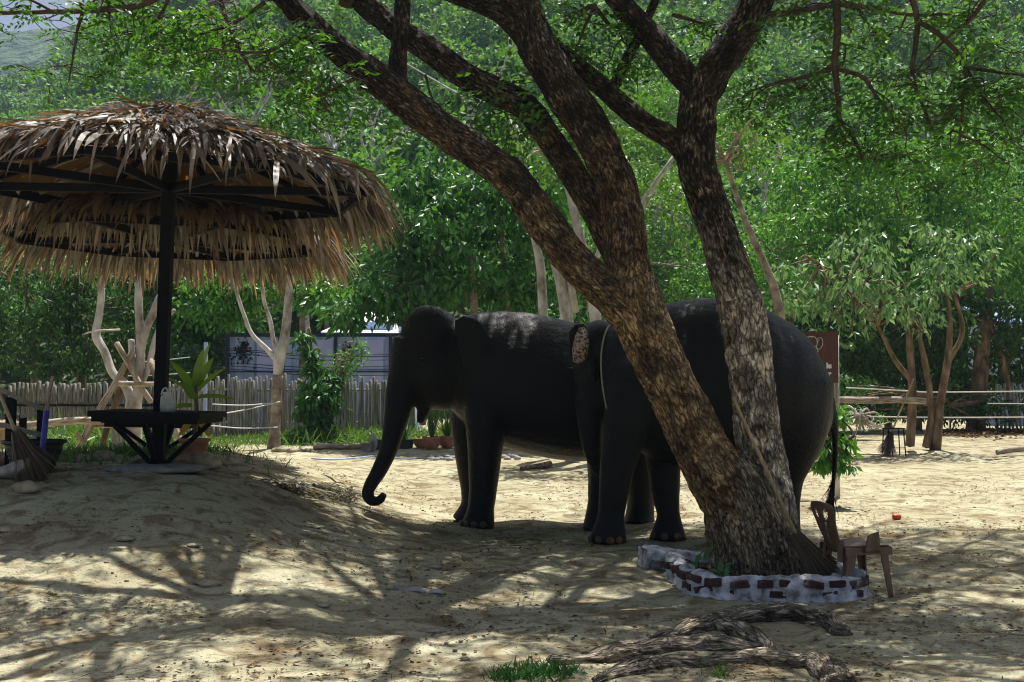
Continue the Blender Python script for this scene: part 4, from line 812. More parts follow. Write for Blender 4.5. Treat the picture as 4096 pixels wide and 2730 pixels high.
# concrete footing and plastic bag
mb = MB(); V, F = ball(u1l + [0, -.05, .0], (.55, .40, .055), 22, 8, .12, 3, 5); mb.add(V, F); tag(mb.build("concrete_footing", M['concrete'], org=u1l), "low grey concrete blob around the front umbrella's post", "footing")
bp_ = at(672, 1640, UY1 - .2); mb = MB()
prof = [(.0, 0), (.075, .0), (.085, .05), (.083, .11), (.075, .16), (.05, .185), (.055, .20)]
V, F = lathe(prof, 20, (0, 0, 0), 1, .7); V = V * (1 + .10 * vnoise(V * 22, 3))[:, None]; 
btop = u1l[2] + (at(640, 1645, UY1)[2] - u1l[2]); bz = btop - math.tan(math.radians(1.6)) * (bp_[0] - u1l[0])
bag = thing("plastic_bag", "white plastic carrier bag standing on the front umbrella's bench", "bag", (bp_[0], bp_[1], bz - .003))
mb.add(V, F); mb.build("bag_body", M['bag'], bag, local=True)
for sg in (-1, 1):
    P, rr = cat(np.array([[sg * .05 - .02, 0, .18], [sg * .055, .01, .235], [sg * .02, .01, .25], [sg * .005, 0, .19]]), [.009] * 4, 6); m2 = MB(); addtube(m2, P, rr, 6); m2.build("handle", M['bag'], bag, local=True)

# ================================================================== BACK OF THE YARD
FY = 28.0
fence = thing("bamboo_fence", "weathered bamboo pole fence in front of the blue cabin", "fence", onground(at(1100, 1735, FY)))
g = np.random.default_rng(61)
poles = []
for v in range(5):
    m = MB(); hgt = 1.0; zs = [0]; rs = [.033]
    for k in range(1, 5):
        z = k * hgt / 5 + g.uniform(-.04, .04); zs += [z - .015, z, z + .015]; rs += [.032, .037, .032]
    zs += [hgt]; rs += [.031]; addtube(m, np.stack([0 * np.array(zs), 0 * np.array(zs), np.array(zs)], -1), rs, 8); poles.append(m)
proto = []
x = at(640, 1700, FY)[0]; x1 = at(1660, 1700, FY)[0]; fl = np.array(fence.location); q = 0
def pole(parent, protos, v, x, y, zb, h, m, wid=1.0):
    pl = np.array(parent.location)
    if protos[v] is None:
        protos[v] = poles[v].build("bamboo_pole", m, parent, local=True); o = protos[v]
    else: o = copy_part(protos[v], parent)
    o.location = (x - pl[0], y - pl[1], zb - pl[2]); o.scale = (wid, wid, h); o.rotation_euler = (g.normal() * .012, g.normal() * .018, g.uniform(0, 6)); return o
pr = [None] * 5
while x < x1:
    wd = g.uniform(.85, 1.2); zt = at(2048, 1522 + g.normal() * 8 + 14 * math.sin(x * 1.3) * .5, FY)[2]; zb = float(H(x, FY)) - .02
    pole(fence, pr, q % 5, x, FY + g.normal() * .012, zb, zt - zb, M['bamboo'], wd); x += .068 * wd; q += 1
for zz in (1560, 1690):
    P = np.array([at(640, zz, FY + .07), at(1150, zz + 2, FY + .07), at(1660, zz, FY + .07)]); m = MB(); addtube(m, P, [.03] * 3, 7); m.build("rail", M['bamboo_old'], fence)
fence2 = thing("bamboo_fence", "darker shaded bamboo fence below the dark leafy tree", "fence", onground(at(350, 1700, 29.2)))
pr = [None] * 5; x = at(40, 1700, 29.2)[0]; x1 = at(640, 1700, 29.2)[0]
while x < x1:
    wd = g.uniform(.95, 1.5); zt = at(2048, 1535 + g.normal() * 8, 29.2)[2]; zb = float(H(x, 29.2)) - .02
    pole(fence2, pr, q % 5, x, 29.2 + g.normal() * .01, zb, zt - zb, M['bamboo_old'], wd); x += .072 * wd; q += 1
P = np.array([at(40, 1622, 29.1), at(640, 1622, 29.1)]); m = MB(); addtube(m, P, [.03] * 2, 7); m.build("rail", M['black_steel'], fence2)
fence3 = thing("bamboo_fence", "short stretch of bamboo fence among bushes at the far right", "fence", onground(at(4040, 1660, 30.5)))
pr = [None] * 5; x = at(3990, 1700, 30.5)[0]; x1 = at(4150, 1700, 30.5)[0]
while x < x1:
    wd = g.uniform(.8, 1.1); zt = at(2048, 1530 + g.normal() * 16, 30.5)[2]; zb = float(H(x, 30.5)) - .02
    pole(fence3, pr, q % 5, x, 30.5, zb, zt - zb, M['bamboo'], wd); x += .1 * wd; q += 1
# thin post beside the fence, lamp post
pp = onground(at(820, 1700, 27.0)); mb = MB(); t_ = at(822, 1370, 27.0); mb.add(*box((pp[0], 27.0, (pp[2] + t_[2]) / 2), (.075, .075, t_[2] - pp[2]))); tag(mb.build("steel_post", M['cabin_blue'], smooth=False, org=pp), "slim pale blue upright post beside the bamboo fence", "post")

# blue cabin
CY = 31.0
cb = onground(at(1240, 1720, CY)); cabin = thing("cabin", "pale blue and lilac metal cabin with navy frame behind the bamboo fence", "cabin", cb)
xl, xr = at(908, 1500, CY)[0], at(1660, 1500, CY)[0]; zt = at(1200, 1335, CY)[2]; zb = cb[2] - .1; ztr = zt - .05
mb = MB(); nx = 90; xs = np.linspace(xl + .05, xr - .05, nx); ph = np.arange(nx) % 6; dy = np.where((ph == 1) | (ph == 2), .05, 0.0)
V = []
for xx, d_ in zip(xs, dy): V += [[xx, CY + d_, zb], [xx, CY + d_, zt - .08]]
mb.add(V, np.array([[2 * k, 2 * k + 2, 2 * k + 3, 2 * k + 1] for k in range(nx - 1)])); mb.add(*box(((xl + xr) / 2, CY + 1.3, (zt + zb) / 2 - .05), (xr - xl - .08, 2.4, zt - zb - .12))); cwall = mb.build("wall", M['cabin_blue'], cabin, False)
for px0, px1 in ((1030, 1120), (1245, 1335), (1435, 1535)):
    a, b = at(px0, 1355, CY)[0], at(px1, 1355, CY)[0]; mb = MB(); mb.add(*box(((a + b) / 2, CY - .02, (zt + zb) / 2 - .05), (b - a, .03, zt - zb - .22))); pn = mb.build("panel", M['cabin_lilac'], cwall, False)
for px in (912, 1122, 1343, 1563):
    a = at(px, 1400, CY)[0]; mb = MB(); mb.add(*box((a, CY - .045, (zt + zb) / 2), (.085, .09, zt - zb))); mb.build("frame_post", M['navy'], cabin, False)
for z_, h_ in ((zt - .04, .1), (at(1200, 1488, CY)[2], .035)):
    mb = MB(); mb.add(*box(((xl + xr) / 2, CY - .06, z_), (xr - xl + .1, .07, h_))); mb.build("frame_rail", M['navy'], cabin, False)
gg = np.random.default_rng(66)
for px, py, sx, sz, n_ in ((970, 1402, .15, .30, 190), (1393, 1400, .10, .2, 90)):
    c = at(px, py, CY - .035); P = c + gg.normal(size=(n_, 3)) * [sx * .8, 0.0, sz * .6]; P[:, 1] = CY - .012 - .0002 * np.arange(n_); mb = MB()
    L_ = gg.uniform(.02, .10, n_); mb.add(*leaf_quads(P, np.stack([gg.normal(0, .4, n_), np.zeros(n_), np.full(n_, -1.0)], -1), np.tile([0, -1.0, 0], (n_, 1)), L_, L_ * gg.uniform(.4, .9, n_), 0)); kind(mb.build("stain", M['stain'], cwall, False), "stuff")
mb = MB(); a, b = at(1295, 1330, 34), at(1600, 1345, 34); V = np.array([[a[0], 33.5, a[2] + .0], [b[0], 33.5, a[2] - .05], [b[0] - .3, 36.5, a[2] + .75], [a[0] + .9, 36.5, a[2] + .75], [a[0], 33.5, a[2] - .06], [b[0], 33.5, a[2] - .11]])
mb.add(V, np.array([[0, 1, 2, 3], [4, 5, 1, 0]])); hut = thing("hut", "white corrugated roofed hut showing above the blue cabin", "hut", onground(at(1430, 1700, 34.5))); mb.build("roof", M['white_roof'], hut, False)
mb = MB(); mb.add(*box(((a[0] + b[0]) / 2, 35.2, a[2] / 2 + .2), (b[0] - a[0] - .4, 2.6, a[2] + .2))); mb.build("wall", M['cabin_blue'], hut, False)
def wire(pts, r, m, label, cat_, name="wire", group=None, sag=.0):
    P = P3(pts)
    if sag and len(P) == 2: P = np.array([P[0], (P[0] + P[1]) / 2 - [0, 0, sag], P[1]])
    P2, rr = cat(P, [r] * len(P), 6); m_ = MB(); addtube(m_, P2, rr, 5); return tag(m_.build(name, m, org=P[0]), label, cat_, group)
for k_, (y0, y1) in enumerate([(1395, 1418), (1402, 1425), (1412, 1440), (1452, 1462), (1464, 1474), (1476, 1500)]):
    wire([(560 + 30 * k_, y0 + 22, 29.6), (880, y0, 29.6), (1250, (y0 + y1) / 2 + 14, 29.6), (1640, y1, 29.6)], .010, M['cable'], "thin black cable strung across the front of the blue cabin", "cable", "cable", "cables strung before the cabin")
for k_, (y0, y1) in enumerate([(1452, 1430), (1505, 1492)]):
    wire([(500, y0, 28.9), (630, (y0 + y1) / 2 + 3, 28.9), (760, y1, 28.9)], .012, M['wire'], ["upper pale wire above the dark bamboo fence", "lower pale wire above the dark bamboo fence"][k_], "wire")
# ropes from the pale forked tree
TY = 24.0
wire([(850, 1618, 22), (980, 1622, 23), (1090, 1612, TY - .15)], .012, M['wire'], "upper white rope tied to the pale forked tree", "rope", "rope")
wire([(850, 1662, 21.5), (980, 1640, 23), (1120, 1608, TY - .15)], .012, M['wire'], "slanting white rope tied to the pale forked tree", "rope", "rope")
wire([(830, 1702, 22), (970, 1714, 23), (1110, 1710, TY - .2)], .012, M['wire'], "lower white rope tied near the foot of the pale forked tree", "rope", "rope")
# ropes at the right
wire([(3385, 1552, 26), (3650, 1566, 25.2), (3740, 1570, 25.2), (4130, 1566, 26)], .014, M['wire'], "upper white rope running through the slender tree stems", "rope", "rope")
wire([(3480, 1667, 26.5), (3740, 1671, 25.4), (4130, 1670, 26.5)], .014, M['wire'], "lower white rope running through the slender tree stems", "rope", "rope")
wire([(3950, 1615, 28), (4130, 1616, 28)], .012, M['wire'], "short middle rope beside the far bamboo fence", "rope", "rope")

# pale forked tree and pale pollard tree with log tripod
def bare(name, label, base, stems, m, seed):
    root = thing(name, label, "tree", base)
    for q_, (pts, rad, mm) in enumerate(stems):
        P = P3(pts)
        if q_ == 0: P[0][2] = float(H(P[0][0], P[0][1])) - .05
        P, rr = cat(P, rad, 6); m_ = MB(); addtube(m_, P, rr, 12, namp=.1, nsc=9, seed=seed + q_, lump=.08); m_.build("trunk" if q_ == 0 else "limb", mm, root)
    return root
bt = bare("pale_tree", "pale barked tree forking into three bare limbs before the bamboo fence", onground(at(1100, 1780, TY)),
    [([(1095, 1790, TY), (1100, 1700, TY), (1105, 1600, TY), (1112, 1500, TY)], [.14, .115, .11, .105], M['grey_trunk']), ([(1112, 1500, TY), (1118, 1430, TY), (1140, 1340, TY), (1150, 1240, TY), (1158, 1150, TY), (1165, 1050, TY)], [.105, .12, .10, .09, .08, .05], M['pale_trunk']),
     ([(1115, 1450, TY), (1070, 1400, TY), (1010, 1340, TY), (980, 1270, TY), (950, 1180, TY), (930, 1080, TY)], [.07, .05, .045, .045, .04, .03], M['pale_trunk']), ([(1110, 1420, TY), (1092, 1350, TY), (1080, 1280, TY), (1055, 1200, TY), (1045, 1080, TY)], [.05, .045, .045, .04, .03], M['pale_trunk'])], None, 70)
PY = 20.0
bare("pale_tree", "pollarded whitish tree held by crossed log props behind the umbrellas", onground(at(540, 1760, PY)),
    [([(540, 1790, PY), (538, 1700, PY), (535, 1620, PY), (540, 1590, PY)], [.13, .125, .14, .12], M['pale_trunk']), ([(545, 1610, PY), (560, 1500, PY), (562, 1400, PY), (558, 1300, PY), (555, 1200, PY), (560, 1080, PY), (580, 950, PY)], [.10, .085, .075, .07, .07, .06, .04], M['pale_trunk']),
     ([(530, 1610, PY), (500, 1540, PY), (450, 1490, PY), (420, 1410, PY), (385, 1345, PY), (395, 1270, PY), (405, 1180, PY), (400, 1050, PY)], [.09, .08, .075, .07, .075, .065, .06, .04], M['pale_trunk']), ([(560, 1420, PY), (580, 1330, PY), (610, 1260, PY), (640, 1190, PY), (690, 1100, PY)], [.07, .075, .07, .06, .04], M['pale_trunk']),
     ([(550, 1560, PY), (590, 1480, PY), (615, 1380, PY), (650, 1290, PY), (700, 1240, PY)], [.06, .055, .05, .045, .03], M['pale_trunk']), ([(545, 1500, PY), (530, 1430, PY), (525, 1360, PY)], [.06, .06, .06], M['pale_trunk']), ([(480, 1320, PY), (380, 1325, PY - .2), (330, 1340, PY)], [.02, .015, .01], M['pale_trunk'])], None, 80)
def log(p, q, r0, r1, label, name="log", group=None, m=None, seed=0, ground=None, cat_="log"):
    P = P3([p, q]) if not isinstance(p, np.ndarray) else np.array([p, q])
    if ground is not None: P[ground] = onground(P[ground], 0.02)
    L = np.linalg.norm(P[1] - P[0]); mids = [P[0] + (P[1] - P[0]) * t + np.random.default_rng(seed + int(t * 9)).normal(size=3) * .01 * L for t in (.35, .7)]
    Pc, rr = cat([P[0], mids[0], mids[1], P[1]], [r0, r0 * .66 + r1 * .34, r0 * .33 + r1 * .67, r1], 6); m_ = MB(); addtube(m_, Pc, rr, 10, namp=.08, nsc=9, seed=seed); return tag(m_.build(name, m or M['log'], org=P[0]), label, cat_, group)
PL = PY - .45
log((290, 1848, PL), (530, 1405, PL + .35), .062, .05, "long peeled log prop leaning right up to the pollarded tree", seed=1, ground=0)
log((600, 1440, PL + .1), (770, 1870, PL - .3), .055, .05, "peeled log prop leaning left, its foot by the white boulder", seed=2, ground=1)
log((465, 1372, PL + .2), (605, 1610, PL + .3), .05, .05, "short log crossing behind the props, sawn end up", seed=3)
log((475, 1535, PL - .1), (640, 1537, PL - .05), .045, .042, "short horizontal log tied between the two props", seed=4)
log((395, 1815, PL + .5), (520, 1430, PL + .5), .055, .05, "brown log prop standing behind the right-leaning prop", seed=5, m=M['brown_trunk'], ground=0)
log((-60, 1700, PL - .15), (415, 1684, PL - .15), .07, .062, "long horizontal peeled rail log reaching the umbrella bench", seed=6)
log((340, 1697, PL + .2), (640, 1700, PL + .2), .055, .05, "second rail log half hidden behind the bench", seed=7)
log((310, 1735, PL - .05), (360, 1815, PL - .1), .04, .036, "short sawn stake leaning at the foot of the log prop", seed=8, m=M['handle'], ground=1)
log((470, 1690, PL + .3), (472, 1800, PL + .3), .11, .115, "stout pale stump post below the rail log", seed=9, m=M['bamboo'], ground=1)
log((10, 1700, PL), (12, 1890, PL), .10, .10, "pale split post at the left end of the rail", seed=10, m=M['handle'], ground=1)

# ------------------------------------------------------------------ plants near the fence
def bladeplant(name, label, base, n, hgt, spread, wid, m, cat_, seed, droop=.9, group=None, seg=5, st=.03):
    gg = np.random.default_rng(seed); a = gg.uniform(0, 2 * math.pi, n); o = np.stack([np.cos(a), np.sin(a), np.zeros(n)], -1)
    P = np.array(base) + o * gg.uniform(0, st, n)[:, None]; D = o * gg.uniform(.1, spread, n)[:, None] + [0, 0, 1.0]; m_ = MB()
    m_.add(*strips(P, D, -o + [0, 0, .3], hgt * gg.uniform(.6, 1.15, n), wid * gg.uniform(.7, 1.2, n), droop * gg.uniform(.4, 1.4, n), seg)); return m_
def grassfield(n, region, hgt, wid, seed, name="grass", label=None, m=None, dens=None, droop=.8):
    gg = np.random.default_rng(seed); P = region(gg, n); P[:, 2] = H(P[:, 0], P[:, 1]) - .01
    D = rdir(n, gg) * .45 + [0, 0, 1.0]; N = rdir(n, gg); N[:, 2] *= .3; m_ = MB(); m_.add(*strips(P, D, N, hgt * gg.uniform(.4, 1.3, n), wid * gg.uniform(.6, 1.2, n), droop * gg.uniform(.3, 1.5, n), 3)); return kind(m_.build(name, m or M['grass'], smooth=False), "stuff", label, "grass")
def poly_region(lst):
    """lst of (px,py,sx,sy,weight): gaussian patches around ground points"""
    C = [G(a, b) for a, b, *_ in lst]; S = [(s_[2], s_[3]) for s_ in lst]; Wt = np.array([s_[4] for s_ in lst], float); Wt /= Wt.sum()
    def f(gg, n):
        k = gg.choice(len(C), n, p=Wt); P = np.array(C)[k] + np.stack([gg.normal(size=n) * np.array(S)[k, 0], gg.normal(size=n) * np.array(S)[k, 1], np.zeros(n)], -1); return P
    return f
grassfield(7000, poly_region([(330, 1790, .9, 1.6, 3), (450, 1810, .8, 1.2, 2), (700, 1800, .7, 1.5, 2.2), (880, 1760, .6, .9, 2.2), (1000, 1765, .5, .8, 1.6), (620, 1815, .6, .6, 1.2), (250, 1835, .5, .5, 1)]), .16, .014, 71, label="short green grass growing around the log props and pale trees")
grassfield(900, poly_region([(300, 1790, 1.0, .8, 3), (120, 1790, 1.2, .8, 2), (430, 1780, .8, .6, 1.5)]), .75, .03, 72, "tall_grass", "tall blady grass clump behind the rail log", m=M['grass'], droop=1.2)
grassfield(2600, poly_region([(1500, 1765, .9, .7, 3), (1350, 1770, .6, .5, 2), (1650, 1765, .8, .6, 2.5), (1200, 1775, .5, .5, 1.5), (1750, 1765, .6, .5, 1.5)]), .42, .026, 73, "tall_grass", "lush blady grass along the foot of the bamboo fence", droop=1.4)
# shrub with vine
limbtree("shrub", "tall dark shrub with large leaves growing up before the bamboo fence", onground(at(1275, 1750, 26.5)),
    [([(1275, 1760, 26.5), (1280, 1650, 26.5), (1275, 1560, 26.5)], [.05, .04, .02]), ([(1275, 1700, 26.5), (1262, 1500, 26.5), (1240, 1340, 26.5)], [.035, .03, .02])],
    [((1275, 1610, 26.4), (.55, .4, .5)), ((1290, 1530, 26.4), (.48, .35, .28)), ((1240, 1440, 26.4), (.22, .2, .42)), ((1220, 1340, 26.4), (.16, .15, .2)), ((1270, 1720, 26.4), (.5, .35, .3))], M['leaf_dense'], M['grey_trunk'], 90, 22, .22, .20, .085, .9, 111, category="shrub", twigs=8)
limbtree("shrub", "light feathery shrub before the blue cabin's right half", onground(at(1385, 1740, 26.8)), [([(1360, 1740, 26.8), (1370, 1560, 26.8), (1390, 1450, 26.8)], [.025, .02, .012])],
    [((1390, 1440, 26.8), (.42, .35, .32)), ((1350, 1510, 26.8), (.35, .3, .28)), ((1440, 1400, 26.8), (.3, .25, .2))], M['leaf_bright'], M['grey_trunk'], 46, 22, .22, .10, .03, .5, 112, category="shrub", twigs=14)
limbtree("shrub", "low leafy bush beside the right elephant's tail", onground(at(3335, 1880, 15.6)), [([(3330, 1880, 15.6), (3330, 1820, 15.6), (3325, 1760, 15.6)], [.02, .015, .01])],
    [((3330, 1800, 15.6), (.26, .25, .2)), ((3360, 1760, 15.6), (.17, .2, .16)), ((3290, 1840, 15.6), (.2, .2, .12)), ((3350, 1660, 15.8), (.09, .1, .2)), ((3370, 1850, 15.5), (.14, .15, .1))], M['leaf_bright'], M['twig'], 56, 16, .11, .13, .055, 1.1, 113, category="bush", twigs=8)
limbtree("shrub", "sparse twiggy shrub under the sharpened rail log", onground(at(3420, 1715, 27)), [([(3420, 1720, 27), (3430, 1690, 27), (3445, 1640, 27)], [.015, .012, .006])], [((3420, 1660, 27), (.45, .4, .28)), ((3520, 1690, 27), (.3, .3, .2))], M['leaf_olive'], M['pale_trunk'], 26, 12, .16, .07, .03, .2, 114, category="bush", twigs=26)
limbtree("shrub", "dark undergrowth bushes behind the rope fence", onground(at(3800, 1700, 30)), [([(3800, 1700, 30), (3800, 1650, 30), (3790, 1600, 30)], [.03, .02, .01])],
    [((3500, 1620, 30), (1.5, .6, .5)), ((3780, 1620, 30.4), (1.4, .6, .45)), ((4030, 1640, 30), (1.1, .6, .4)), ((3380, 1560, 29), (.6, .5, .5))], M['leaf_dark'], M['brown_trunk'], 120, 26, .28, .15, .06, .7, 115, category="bush", twigs=24)
limbtree("tree", "dark bushes behind the gap between the two elephants and the hedge", onground(at(2150, 1700, 29)), [([(2150, 1720, 29), (2150, 1600, 29), (2150, 1500, 29)], [.05, .04, .03])],
    [((2100, 1560, 29), (1.8, .8, .8)), ((2500, 1500, 29.5), (1.8, .8, 1.2)), ((2900, 1500, 29), (1.6, .8, 1.2)), ((1800, 1560, 28.6), (1.0, .5, .8)), ((3150, 1500, 28.5), (1.1, .8, 1.2))], M['leaf_dark'], M['brown_trunk'], 200, 30, .4, .18, .08, .8, 116, category="bush", twigs=10)

# rail log with sharpened end at the right
log((3360, 1600, 24.0), (3700, 1606, 24.2), .075, .07, "thick horizontal log with a sharpened end tied to the slender tree", seed=20, m=M['log'])
# small far table and broom under the slender tree
tb = onground(at(3575, 1800, 23.6)); tab = thing("side_table", "small black metal table frame beside the far broom", "table", tb)
ttz = at(3570, 1715, 23.6)[2] - tb[2]
mb = MB(); mb.add(*box((0, 0, ttz), (.36, .36, .025))); mb.build("table_top", M['black_steel'], tab, False, local=True)
for sx in (-1, 1):
    for sy in (-1, 1): mb = MB(); mb.add(*beam((sx * .15, sy * .15, ttz - .01), (sx * .18, sy * .18, -.01), .018, .018)); mb.build("leg", M['black_steel'], tab, False, local=True)
mb = MB(); mb.add(*beam((-.17, -.17, .16), (.17, -.17, .16), .012, .012)); mb.build("crossbar", M['black_steel'], tab, False, local=True)
def broom(name, label, top, neck, tip, hw, seed, n=420, r=.014, fan=(1, 0, 0), ground=True):
    """bamboo handle, bound coconut-rib head fanning out from neck to tip"""
    gg = np.random.default_rng(seed); top, neck, tip = map(np.array, (top, neck, tip)); root = thing(name, label, "broom", tip)
    d = (neck - top) / np.linalg.norm(neck - top); P = np.array([top, top * .66 + neck * .34, top * .3 + neck * .7, neck + d * .05]); P2, rr = cat(P, [r * .85, r * .95, r, r], 6); m_ = MB(); addtube(m_, P2, rr, 9); m_.build("handle", M['handle'], root)
    ax = tip - neck; L = np.linalg.norm(ax); ax = ax / L; fan = np.array(fan, float); fan = fan - ax * fan.dot(ax); fan /= np.linalg.norm(fan); th = np.cross(ax, fan)
    s_ = np.clip(gg.normal(size=n) * .45, -1, 1); t_ = np.clip(gg.normal(size=n) * .4, -1, 1); St = neck - ax * .05 + fan * (s_ * r * 2.4)[:, None] + th * (t_ * r * 2.0)[:, None]
    En = neck + ax * (L * gg.uniform(.80, 1.04, n) * (1 - .12 * s_ ** 2))[:, None] + fan * (s_ * hw)[:, None] + th * (t_ * hw * .35)[:, None]
    mid = St * .45 + En * .55 - fan * (s_ * hw * .12)[:, None]
    if ground:
        z = H(En[:, 0], En[:, 1]) + .006; En[:, 2] = np.maximum(En[:, 2], z)
    V = []; w_ = .0032
    for a_, wd in ((St, w_), (mid, w_), (En, w_ * .5)): V += [a_ - th * wd - fan * wd, a_ + th * wd + fan * wd]
    V = np.stack(V, 1).reshape(-1, 3); b_ = np.arange(n)[:, None, None] * 6; F = (b_ + np.array([[0, 1, 3, 2], [2, 3, 5, 4]])[None]).reshape(-1, 4); m_ = MB(); m_.add(V, F)
    head_o = kind(m_.build("bristles", M['bristle'], root, False), "stuff")
    for t in (.04, .16, .22): 
        c = neck + ax * L * t; rr_ = r * 2.0 + hw * t * .55; k = 14; a_ = np.linspace(0, 2 * math.pi, k + 1); P = c + fan * (np.cos(a_) * rr_)[:, None] + th * (np.sin(a_) * rr_ * .6)[:, None]; m_ = MB(); addtube(m_, P, [.006] * (k + 1), 5, caps=False); m_.build("binding", M['cable'], head_o)
    return root
tip = onground(at(3540, 1815, 23.3)); broom("broom", "far coconut rib broom leaning against the slender tree", at(3655, 1515, 24.0), at(3562, 1740, 23.5), tip, .22, 31, 220, .018)
# fallen branch at the right edge
log((3985, 1812, 23.2), (4130, 1790, 23.2), .05, .06, "dead fallen branch lying on the ground at the far right", seed=23, m=M['grey_trunk'], cat_="branch")
# blue sheet roofs seen through the trees
bs = onground(at(4050, 1700, 37)); hut2 = thing("shed", "shed with a light blue sheet roof glimpsed through the right trees", "shed", bs)
a, b = at(3960, 1225, 37), at(4200, 1240, 37); mb = MB(); mb.add(*box(((a[0] + b[0]) / 2, 38, a[2] - .2), (b[0] - a[0], 2.6, .05), Matrix.Rotation(.25, 3, 'X'))); mb.build("roof", M['tarp'], hut2, False)
mb = MB(); mb.add(*box(((a[0] + b[0]) / 2, 38.2, (a[2] + bs[2]) / 2 - .3), (b[0] - a[0] - .3, 2.0, a[2] - bs[2] - .5))); mb.build("wall", M['cabin_blue'], hut2, False)

# ------------------------------------------------------------------ sign board
SY = 17.0
zt, zb = at(3300, 1328, SY)[2], at(3300, 1532, SY)[2]; xr_, xl_ = at(3352, 1400, SY)[0], at(3140, 1400, SY)[0]
sb = onground(at(3250, 1800, SY)); sign = thing("sign_board", "brown sign board with white elephant head outline and lettering", "sign", sb)
sc_ = np.array([(xl_ + xr_) / 2, SY, (zt + zb) / 2]); mb = MB(); mb.add(*box(sc_, (xr_ - xl_, .03, zt - zb))); board = mb.build("board", M['sign'], sign, False)
for px in (3160, 3345):
    x_ = at(px, 1500, SY + .06)[0]; mb = MB(); z0 = float(H(x_, SY + .06)) - .05; addtube(mb, np.array([[x_, SY + .06, z0], [x_ + .01, SY + .06, zt - .05]]), [.04, .035], 9, namp=.05); mb.build("post", M['pale_trunk'], sign)
def loop2d(pts, r=.010, closed=False):
    P = P3([(a, b, SY - .022) for a, b in pts]); P2, rr = cat(P, [r] * len(P), 6); m_ = MB(); addtube(m_, P2, rr, 6, flat=.5); return m_
emblem = [[(3235, 1352), (3242, 1347), (3252, 1346), (3262, 1352), (3268, 1364), (3268, 1378), (3265, 1390)], [(3268, 1358), (3277, 1352), (3286, 1354), (3291, 1366), (3289, 1382), (3282, 1394), (3273, 1397), (3267, 1393)], [(3277, 1360), (3272, 1363), (3270, 1372)], [(3262, 1388), (3268, 1395), (3272, 1404), (3271, 1410)], [(3258, 1386), (3262, 1384)]]
for e_ in emblem: loop2d(e_, .008).build("emblem_line", M['white_paint'], board)
for e_ in emblem[:2]: loop2d([(2 * 3243 - a, b) for a, b in e_], .008).build("emblem_line", M['white_paint'], board)
def text(s_, px, py, size, m, parent):
    cu = bpy.data.curves.new("letters", 'FONT'); cu.body = s_; cu.size = size; cu.extrude = .003; cu.align_x = 'RIGHT'; cu.offset = .007
    o = bpy.data.objects.new("letters", cu); COL.objects.link(o); dg = bpy.context.evaluated_depsgraph_get(); dg.update(); me = bpy.data.meshes.new_from_object(o.evaluated_get(dg)); bpy.data.objects.remove(o)
    me.materials.clear(); me.materials.append(m); q_ = bpy.data.objects.new("letters", me); COL.objects.link(q_); p_ = at(px, py, SY - .019); q_.parent = parent; q_.location = p_ - np.array(sign.location); q_.rotation_euler = (math.pi / 2, 0, 0); return q_
text("le", 3326, 1473, .105, M['white_paint'], board); text("r", 3324, 1505, .105, M['white_paint'], board)

# ------------------------------------------------------------------ pots, stones and odds at the foot of the grass
def pot(name, label, px, py, r, h, m, shape="round", group=None, plant=None):
    b = G(px, py); root = thing(name, label, "pot", b, group)
    pf = {"round": [(r * .55, 0), (r * .85, h * .25), (r, h * .6), (r * .92, h * .85), (r * .98, h), (r * .85, h), (r * .8, h * .8), (0, h * .78)], "tub": [(r * .8, 0), (r * .95, h * .9), (r * 1.06, h * .92), (r * 1.06, h), (r * .9, h), (r * .86, h * .85), (0, h * .83)]}[shape]
    m_ = MB(); m_.add(*lathe(pf, 18)); m_.build("pot_body", m, root, local=True)
    if plant: m_ = bladeplant("", "", (0, 0, h * .75), *plant); m_.build("leaves", M['grass'] if plant[-1] != 9 else M['leaf_dense'], root, False, local=True)
    return root
pot("plant_pot", "round terracotta pot with tall reed-like leaves seen under the elephant's jaw", 1725, 1798, .20, .27, M['terracotta'], plant=(60, 1.0, .35, .022, None, "", 81, .5))
pot("plant_pot", "small squat terracotta pot left of the reed pot", 1683, 1792, .15, .2, M['terracotta'])
pot("plant_pot", "round terracotta pot beside the elephant's front leg", 1790, 1793, .19, .26, M['terracotta'], plant=(30, .6, .6, .05, None, "", 82, .8))
pot("plant_pot", "black plastic tub with arching leaves near the trunk", 1620, 1795, .2, .2, M['pot_grey'], "tub", plant=(36, .7, .9, .03, None, "", 83, 1.4))
pot("plant_pot", "dark grey tub standing beside the pale upright slab", 1515, 1797, .17, .2, M['pot_grey'], "tub")
pot("plant_pot", "small grey bucket at the end of the lying log", 1465, 1806, .12, .17, M['grey_stone'], "tub")
sp = G(1492, 1806); mb = MB(); V, F = ball((0, 0, .17), (.085, .035, .2), 14, 10, .14, 2, 3); mb.add(V + sp, F); tag(mb.build("stone_slab", M['grey_stone'], org=sp), "pale bluish upright oval slab between two grey tubs", "slab")
log(G(1258, 1800) + [0, 0, .06], G(1445, 1797) + [0, 0, .05], .07, .06, "grey log lying along the edge of the grass", seed=24)
def rock(px, py, r, label, seed, m=None, sq=(1, .8, .6), amp=.22, name="rock", group=None, cat_="rock"):
    b = G(px, py) if not isinstance(px, np.ndarray) else px; m_ = MB(); V, F = ball((0, 0, 0), np.array(sq) * r, 16, 11, amp, 2.2, seed); V = V + amp * .3 * r * vnoise(V / r * 4, seed)[:, None]; V[:, 2] = np.maximum(V[:, 2], -r * sq[2] * .5); m_.add(V + b + [0, 0, r * sq[2] * .35], F); return tag(m_.build(name, m or M['stone'], org=b), label, cat_, group)
rock(800, 1868, .20, "large pale boulder right of the umbrella post", 3, sq=(1.1, .8, .65))
rock(740, 1858, .12, "small pale rock beside the large boulder by the post", 4)
